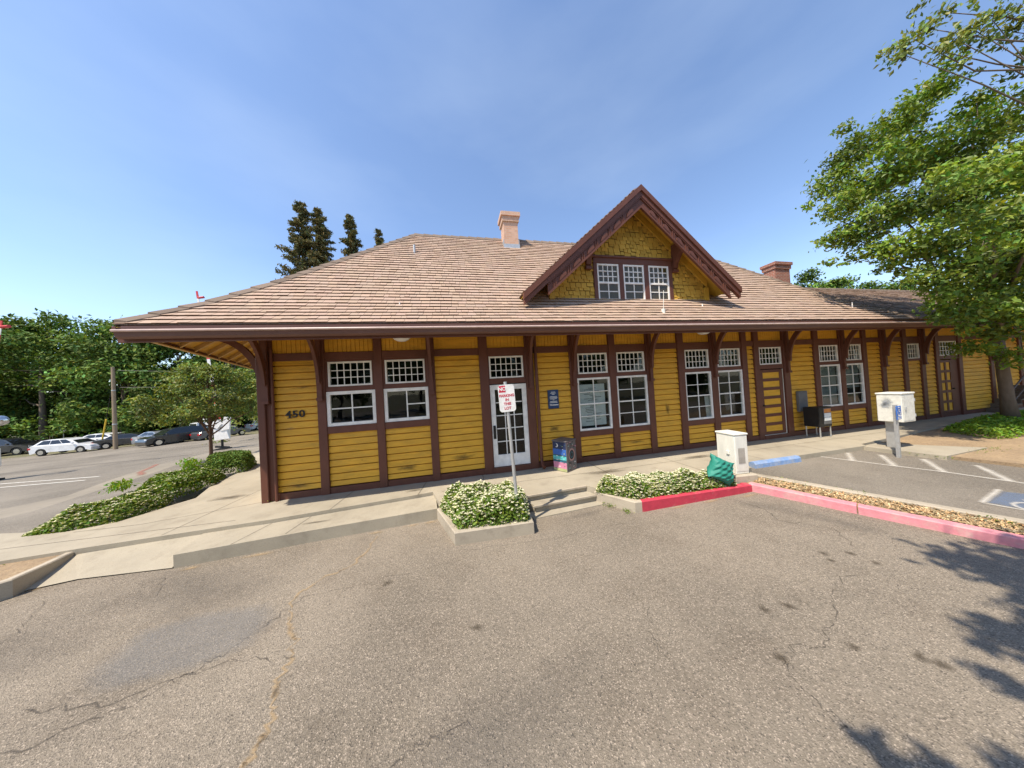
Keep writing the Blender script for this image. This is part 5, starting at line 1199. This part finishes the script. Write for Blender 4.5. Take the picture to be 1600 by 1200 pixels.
# conifers
def conifer(x, y, zb, h, r, label, dens=1.0):
    e = empty('conifer', (x, y, zb), label, 'conifer', 'redwoods behind the station')
    t = MB(); t.tube([(0, 0, 0), (0, 0, h*.5), (0, 0, h)], [.42, .25, .03], 8); 
    P = []; D = []
    z = h*.25
    while z < h*.99:
        q = z/h; R_ = r*(1-q)**.75*(.75+.5*random.random())+.25
        nb_ = random.randrange(5, 8)
        for b in range(nb_):
            if random.random() < .12: continue
            a = random.random()*2*math.pi; L = R_*random.uniform(.55, 1.1); tip = Vector((math.cos(a)*L, math.sin(a)*L, random.uniform(-.22, .12)*L+.1))
            t.tube([(0, 0, z), Vector((0, 0, z))+tip], [.05, .015], 4, cap=False)
            n = int((26+L*34)*dens); s = RNG.random(n)**.7
            pts = np.array([0, 0, z])+np.outer(s, np.array(tip))+RNG.normal(size=(n, 3))*np.array([.20, .20, .16])*(.5+.5*(1-s))[:, None]*(.6+L*.28); pts[:, 2] -= s*(1-s)*L*.15; P.append(pts)
        z += random.uniform(.45, .8)*(.6+.5*(1-q))
    P = np.concatenate(P); t.build('trunk', 'bark2', e)
    np_mesh('crown', leaves(P, .42, .0, .32, .5), 3, ['conifer'], tint_for(len(P), 1.0, .3, .22), e)
conifer(-17.6, 30.5, -.5, 27.4, 5.6, 'left peak of the tallest dark redwood pair behind the roof', .95); conifer(-15.5, 30, -.5, 26.3, 4.8, 'right peak of the tall dark redwood pair behind the roof', .95)
conifer(-12.0, 30.3, -.5, 25.9, 3.8, 'narrow redwood right of the tall pair', .95); conifer(-8.75, 30.5, -.5, 24.3, 3.0, 'thin redwood tip farthest right above the roof hip', .6)

# ------------------------------------------------------------------ street furniture at left
up_ = empty('utility_pole', (-28.57, 22.56, -1.16), 'weathered wooden utility pole across the street', 'utility pole')
b = MB(); b.tube([(0, 0, -.3), (0, 0, 7.05)], [.135, .10], 10); b.build('pole', 'pole', up_)
b = MB(); b.tube([(0, 0, 2.1), (0, 0, 2.2)], .137, 10); b.tube([(0, 0, 5.0), (0, 0, 5.08)], .118, 10); b.build('band', 'galv', up_)
for z_, dx_ in ((6.75, .0), (5.3, .3)):
    b = MB(); b.tube([(12*t_, 3.2*t_+dx_*0, z_-1.1*math.sin(math.pi*t_*.5)*.35) for t_ in spread(0, 2.2, 10)], .014, 4); b.build('cable', 'black', up_)
b = MB(); b.tube([(-.05, 0, 5.6), (-2.9, 1.9, .0)], .022, 6); b.build('guy_wire', 'black', up_)
b = MB(); b.tube([(-1.55, 1.0, 2.6), (-2.9, 1.9, .0)], .05, 8); b.build('guy_sleeve', 'yguy', up_)
M['armred'] = paint('arm_red', (.55, .05, .05), .5, None, 0, 3, 0)
def gate(x, y, zb, label, lean, H):
    e = empty('crossing_gate', (x, y, zb), label, 'crossing gate', 'railway crossing gates')
    b = MB(); b.tube([(0, 0, 0), (0, 0, 1.5)], .06, 8); b.box(-.30, .30, -.3, .3, -.02, .06); b.obox((0, -.0, .14), (.35, 0, -.05), (0, .06, 0), (0, 0, .05)); b.build('post', 'black', e)
    b = MB(); b.bbox(-.22, .32, -.14, .2, .62, 1.42, .02); b.build('mechanism', 'whitemetal', e)
    b = MB(); b.prism([(.1, 1.15), (.55, 1.25), (.62, 1.95), (.30, 2.0)], -.24, -.15, 'y'); b.prism([(-.05, 1.30), (-.60, 1.62), (-.75, 1.98), (-.02, 1.84), (.2, 1.6)], -.27, -.19, 'y'); b.prism([(-.25, .6), (-.28, 1.3), (.35, 1.3), (.52, .66)], -.21, -.16, 'y'); b.build('counterweight', 'signwhite', e)
    b = MB(); n = 18
    for k in range(n):
        t0, t1 = k/n, (k+1)/n; p = [Vector((-.02+lean*t, -.10, 1.4+(H-1.4)*t)) for t in (t0, t1)]
        w0, w1 = .10-.05*t0, .10-.05*t1
        b.add([p[0]+Vector((-w0, 0, 0)), p[0]+Vector((w0, 0, 0)), p[1]+Vector((w1, 0, 0)), p[1]+Vector((-w1, 0, 0)), p[0]+Vector((-w0, .03, 0)), p[0]+Vector((w0, .03, 0)), p[1]+Vector((w1, .03, 0)), p[1]+Vector((-w1, .03, 0))], [(0, 1, 2, 3), (7, 6, 5, 4), (0, 3, 7, 4), (1, 5, 6, 2)], k % 2)
    b.build('arm', ['signwhite', 'armred'], e)
    b = MB(); b.tube([(lean*.955+.02, -.1, 1.4+(H-1.4)*.95), (lean*.955+.30, -.1, 1.4+(H-1.4)*.955)], .07, 8); b.build('lamp', 'armred', e)
    return e
gate(-14.34, 13.22, -.67, 'raised red and white crossing gate seen past the young street tree', -.90, 9.85)
g2 = gate(-20.75, 9.80, -.72, 'crossing gate at the left edge with a round bell lamp', .80, 7.2)
b = MB(); v = []; f = []; n = 14
for j in range(9):
    th = math.pi*j/8
    v += [(.30*math.sin(th)*math.cos(2*math.pi*k/n), .30*math.sin(th)*math.sin(2*math.pi*k/n), .30*math.cos(th)) for k in range(n)]
for j in range(8):
    for k in range(n): f.append((j*n+k, j*n+(k+1) % n, (j+1)*n+(k+1) % n, (j+1)*n+k))
b.add([(x*.75+.85, y*.75-.25, z*.75+2.68) for x, y, z in v], f); b.tube([(0, -.1, 1.4), (.3, -.15, 2.3), (.8, -.25, 2.6)], .05, 6)
b.tube([(.76, -.45, 2.27), (.76, -.40, 2.27)], .15, 14)
b.build('bell', 'chrome', g2, smooth=True)
rs = empty('road_sign', (-40.6, 30.6, -1.6), 'small white road sign on a thin post behind the white hatchback', 'sign')
b = MB(); b.tube([(0, 0, 0), (0, 0, 2.6)], .035, 6); b.build('post', 'galv', rs)
b = MB(); b.bbox(-.26, .26, -.05, -.036, 1.85, 2.65, .003); b.box(-.025, .025, -.054, -.051, 1.95, 2.5, 1); b.build('panel', ['signwhite', 'greymetal'], rs)

# ------------------------------------------------------------------ cars
def car(kind, loc, rz, col, label, scale=1.0):
    e = empty('parked_car', loc, label, {'pickup': 'pickup truck', 'suv': 'car', 'hatch': 'car', 'sedan': 'car'}[kind], 'cars parked across the street', rz)
    e.scale = (scale,)*3
    L, Wd = {'hatch': (4.4, 1.78), 'sedan': (4.7, 1.8), 'suv': (4.9, 1.95), 'pickup': (5.5, 1.95)}[kind]
    # side profile, nose towards +x: (x, z) lower body shoulder and greenhouse
    sh = {'hatch': [(-2.15, .50), (-2.2, .85), (-2.05, 1.0), (-.9, .98), (.9, .93), (1.55, .86), (2.05, .70), (2.2, .50)],
          'sedan': [(-2.35, .5), (-2.35, .82), (-2.2, .97), (-1.4, 1.0), (-.6, .97), (.8, .92), (1.7, .84), (2.25, .68), (2.35, .5)],
          'suv': [(-2.4, .55), (-2.45, .95), (-2.35, 1.12), (-.9, 1.1), (.9, 1.07), (1.75, 1.02), (2.3, .86), (2.42, .58)],
          'pickup': [(-2.7, .6), (-2.72, 1.08), (-2.6, 1.12), (-.75, 1.1), (.9, 1.08), (1.9, 1.05), (2.6, .95), (2.72, .6)]}[kind]
    gh = {'hatch': [(-2.0, .99), (-1.55, 1.42), (-.9, 1.5), (.1, 1.46), (.55, 1.32), (1.15, .92)],
          'sedan': [(-1.75, .99), (-1.05, 1.36), (-.5, 1.43), (.1, 1.41), (.5, 1.28), (1.15, .92)],
          'suv': [(-2.3, 1.1), (-2.0, 1.62), (-1.2, 1.76), (.1, 1.72), (.5, 1.6), (1.2, 1.06)],
          'pickup': [(-.75, 1.1), (-.6, 1.72), (-.2, 1.8), (.55, 1.76), (.85, 1.62), (1.5, 1.07)]}[kind]
    wx = {'hatch': (-1.35, 1.38), 'sedan': (-1.4, 1.45), 'suv': (-1.45, 1.5), 'pickup': (-1.65, 1.75)}[kind]; wr = {'hatch': .32, 'sedan': .32, 'suv': .38, 'pickup': .39}[kind]; zb = wr*.62
    # underside with wheel arches
    low = []
    def arch(cx): return [(cx+(wr+.07)*math.cos(t), max(zb, wr+(wr+.07)*math.sin(t))) for t in spread(0, math.pi, 8)]
    low = [(sh[-1][0]-.05, zb)]+arch(wx[1])+arch(wx[0])+[(sh[0][0]+.05, zb)]
    prof = sh+low
    mb = MB(); n = len(prof); hw = Wd/2; zmid = .62*max(z for x, z in sh)
    rings = []
    for s in (-1, 1):
        for inset in ((0, 1) if s < 0 else (1, 0)):
            rings.append([(x*(1 if inset else .985), s*(hw-.10*(0 if inset else 1)*0-(0 if inset else 0)), z) for x, z in prof])
    v = []
    lay = [(-hw+.10, .975), (-hw+.02, .995), (-hw, 1), (hw, 1), (hw-.02, .995), (hw-.10, .975)]
    for y_, k in ((-hw+.09, .97), (-hw, 1.0), (hw, 1.0), (hw-.09, .97)):
        pass
    secs = [(-hw, lambda x, z: (x*.985, z if z < zmid else zmid+(z-zmid)*.90)), (-hw+.09, lambda x, z: (x, z)), (hw-.09, lambda x, z: (x, z)), (hw, lambda x, z: (x*.985, z if z < zmid else zmid+(z-zmid)*.90))]
    for y_, g_ in secs: v += [(g_(x, z)[0], y_, g_(x, z)[1]) for x, z in prof]
    f = []
    for r in range(3):
        for k in range(n): f.append((r*n+k, r*n+(k+1) % n, (r+1)*n+(k+1) % n, (r+1)*n+k))
    f += [tuple(range(n))[::-1], tuple(3*n+k for k in range(n))]
    mb.add(v, f)
    # greenhouse with inset glass
    def lerp(a, b, t): return tuple(p+(q-p)*t for p, q in zip(a, b))
    gw = hw-.12
    def gy(z): z0, z1 = gh[0][1], max(z for x, z in gh); return gw-.20*(z-z0)/(z1-z0)
    m2 = len(gh); gv = [(x, s*gy(z), z) for s in (-1, 1) for x, z in gh]
    gf = [(k, k+1, m2+k+1, m2+k) for k in range(m2-1)]
    body_top = [k for k in range(m2-1) if 1 <= k <= m2-4]
    for k, ff in enumerate(gf): mb.add([gv[i] for i in ff], [(0, 1, 2, 3)], 0)
    mb.add(gv[:m2], [tuple(range(m2))]); mb.add(gv[m2:], [tuple(range(m2))[::-1]])
    if kind == 'pickup': mb.box(-2.62, -.82, -.78, .78, 1.0, 1.115, 1)
    mb.build('body', [col, 'rubber'], e)
    gm = MB()
    for s in (-1, 1):                                  # side windows
        zlo = gh[0][1]+.05; zhi = max(z for x, z in gh)-.09
        def xe(z, front):
            pts = gh if not front else gh[::-1]
            for (x0, z0), (x1, z1) in zip(pts[:-1], pts[1:]):
                if min(z0, z1) <= z <= max(z0, z1) and z1 != z0: return x0+(x1-x0)*(z-z0)/(z1-z0)
            return pts[0][0]
        xl0, xl1, xh0, xh1 = xe(zlo, 0)+.16, xe(zlo, 1)-.18, xe(zhi, 0)+.14, xe(zhi, 1)-.10
        cuts = [0, .36, .70, 1] if kind in ('hatch', 'suv') else ([0, .5, 1] if kind == 'sedan' else [0, .42, 1])
        for c0, c1 in zip(cuts[:-1], cuts[1:]):
            e0 = .02
            gm.add([(xl0+(xl1-xl0)*c0+e0, s*(gy(zlo)+.006), zlo), (xl0+(xl1-xl0)*c1-e0, s*(gy(zlo)+.006), zlo), (xh0+(xh1-xh0)*c1-e0, s*(gy(zhi)+.006), zhi), (xh0+(xh1-xh0)*c0+e0, s*(gy(zhi)+.006), zhi)], [(0, 1, 2, 3)])
    for (k0, k1, off) in ((m2-2, m2-1, .008), (0, 1, -.008)):
        a, b_ = gh[k0], gh[k1]; p = lambda t, w: (a[0]+(b_[0]-a[0])*t+off, w, a[1]+(b_[1]-a[1])*t+.008)
        ya, yb = gy(a[1])-.07, gy(b_[1])-.07
        gm.add([p(.08, -ya), p(.08, ya), p(.9, yb), p(.9, -yb)], [(0, 1, 2, 3)])
    gm.build('windows', 'carglass', e)
    for cx in wx:
        for s in (-1, 1):
            w_ = MB(); w_.tube([(cx, s*(hw-.22), wr), (cx, s*(hw-.01), wr)], wr, 18); wo = w_.build('wheel', 'rubber', e)
            r_ = MB(); r_.tube([(cx, s*(hw-.02), wr), (cx, s*(hw+.004), wr)], wr*.62, 14); 
            r_.build('rim', 'chrome', wo)
    for s in (-1, 1):
        zl = sh[1][1]-.08
        t_ = MB(); xx = sh[1][0]; t_.bbox(xx-.012, xx+.20, min(s*(hw-.30), s*(hw+.006)), max(s*(hw-.30), s*(hw+.006)), zl-.12, zl+.06, .01); t_.build('tail_light', 'tail', e)
        xx = sh[-2][0]; zl = sh[-2][1]-.02; t_ = MB(); t_.bbox(xx-.18, xx+.045, min(s*(hw-.42), s*(hw-.04)), max(s*(hw-.42), s*(hw-.04)), zl-.12, zl+.01, .01); t_.build('headlight', 'headl', e)
        t_ = MB(); xm = gh[-1][0]-.25; t_.bbox(xm-.08, xm+.08, min(s*(hw-.02), s*(hw+.17)), max(s*(hw-.02), s*(hw+.17)), gh[-1][1]+.04, gh[-1][1]+.18, .02); t_.build('mirror', col, e)
    return e
for k, c, m_ in (('car_white', (.78, .78, .77), 0), ('car_black', (.012, .013, .014), 0), ('car_silver', (.42, .43, .45), .6), ('car_blue', (.02, .03, .055), 0), ('car_grey', (.10, .105, .11), .3)): M[k] = car_paint(k, c, m_)
def gcar(kind, x, y, rz, col, label, sc=1.0): car(kind, (x, y, gl(x, y)+.055), math.radians(rz), col, label, sc)
gcar('hatch', -32.7, 23.8, 4, 'car_white', 'white hatchback parked nearest the left edge', .86)
gcar('sedan', -29.7, 25.0, 22, 'car_black', 'black sedan parked behind the utility pole', .84)
gcar('sedan', -34.6, 28.2, 5, 'car_white', 'white car half hidden behind the black sedan', .95)
gcar('suv', -43.5, 29.5, 4, 'car_black', 'dark car in deep shade behind the white hatchback', .95)
gcar('sedan', -26.4, 23.6, -22, 'car_silver', 'silver sedan left of the black off-roader', .85)
gcar('suv', -24.9, 23.0, 243, 'car_black', 'black off-roader parked behind the young street tree', .80)
gcar('pickup', -26.4, 27.6, 60, 'car_white', 'white pickup between the black off-roader and the grey car', .9)
gcar('sedan', -22.3, 24.4, 60, 'car_grey', 'dark grey car right of the white pickup behind the crossing gate', .8)
gcar('hatch', -24.2, 33.5, 60, 'car_white', 'small white car farthest away by the station corner', .8)
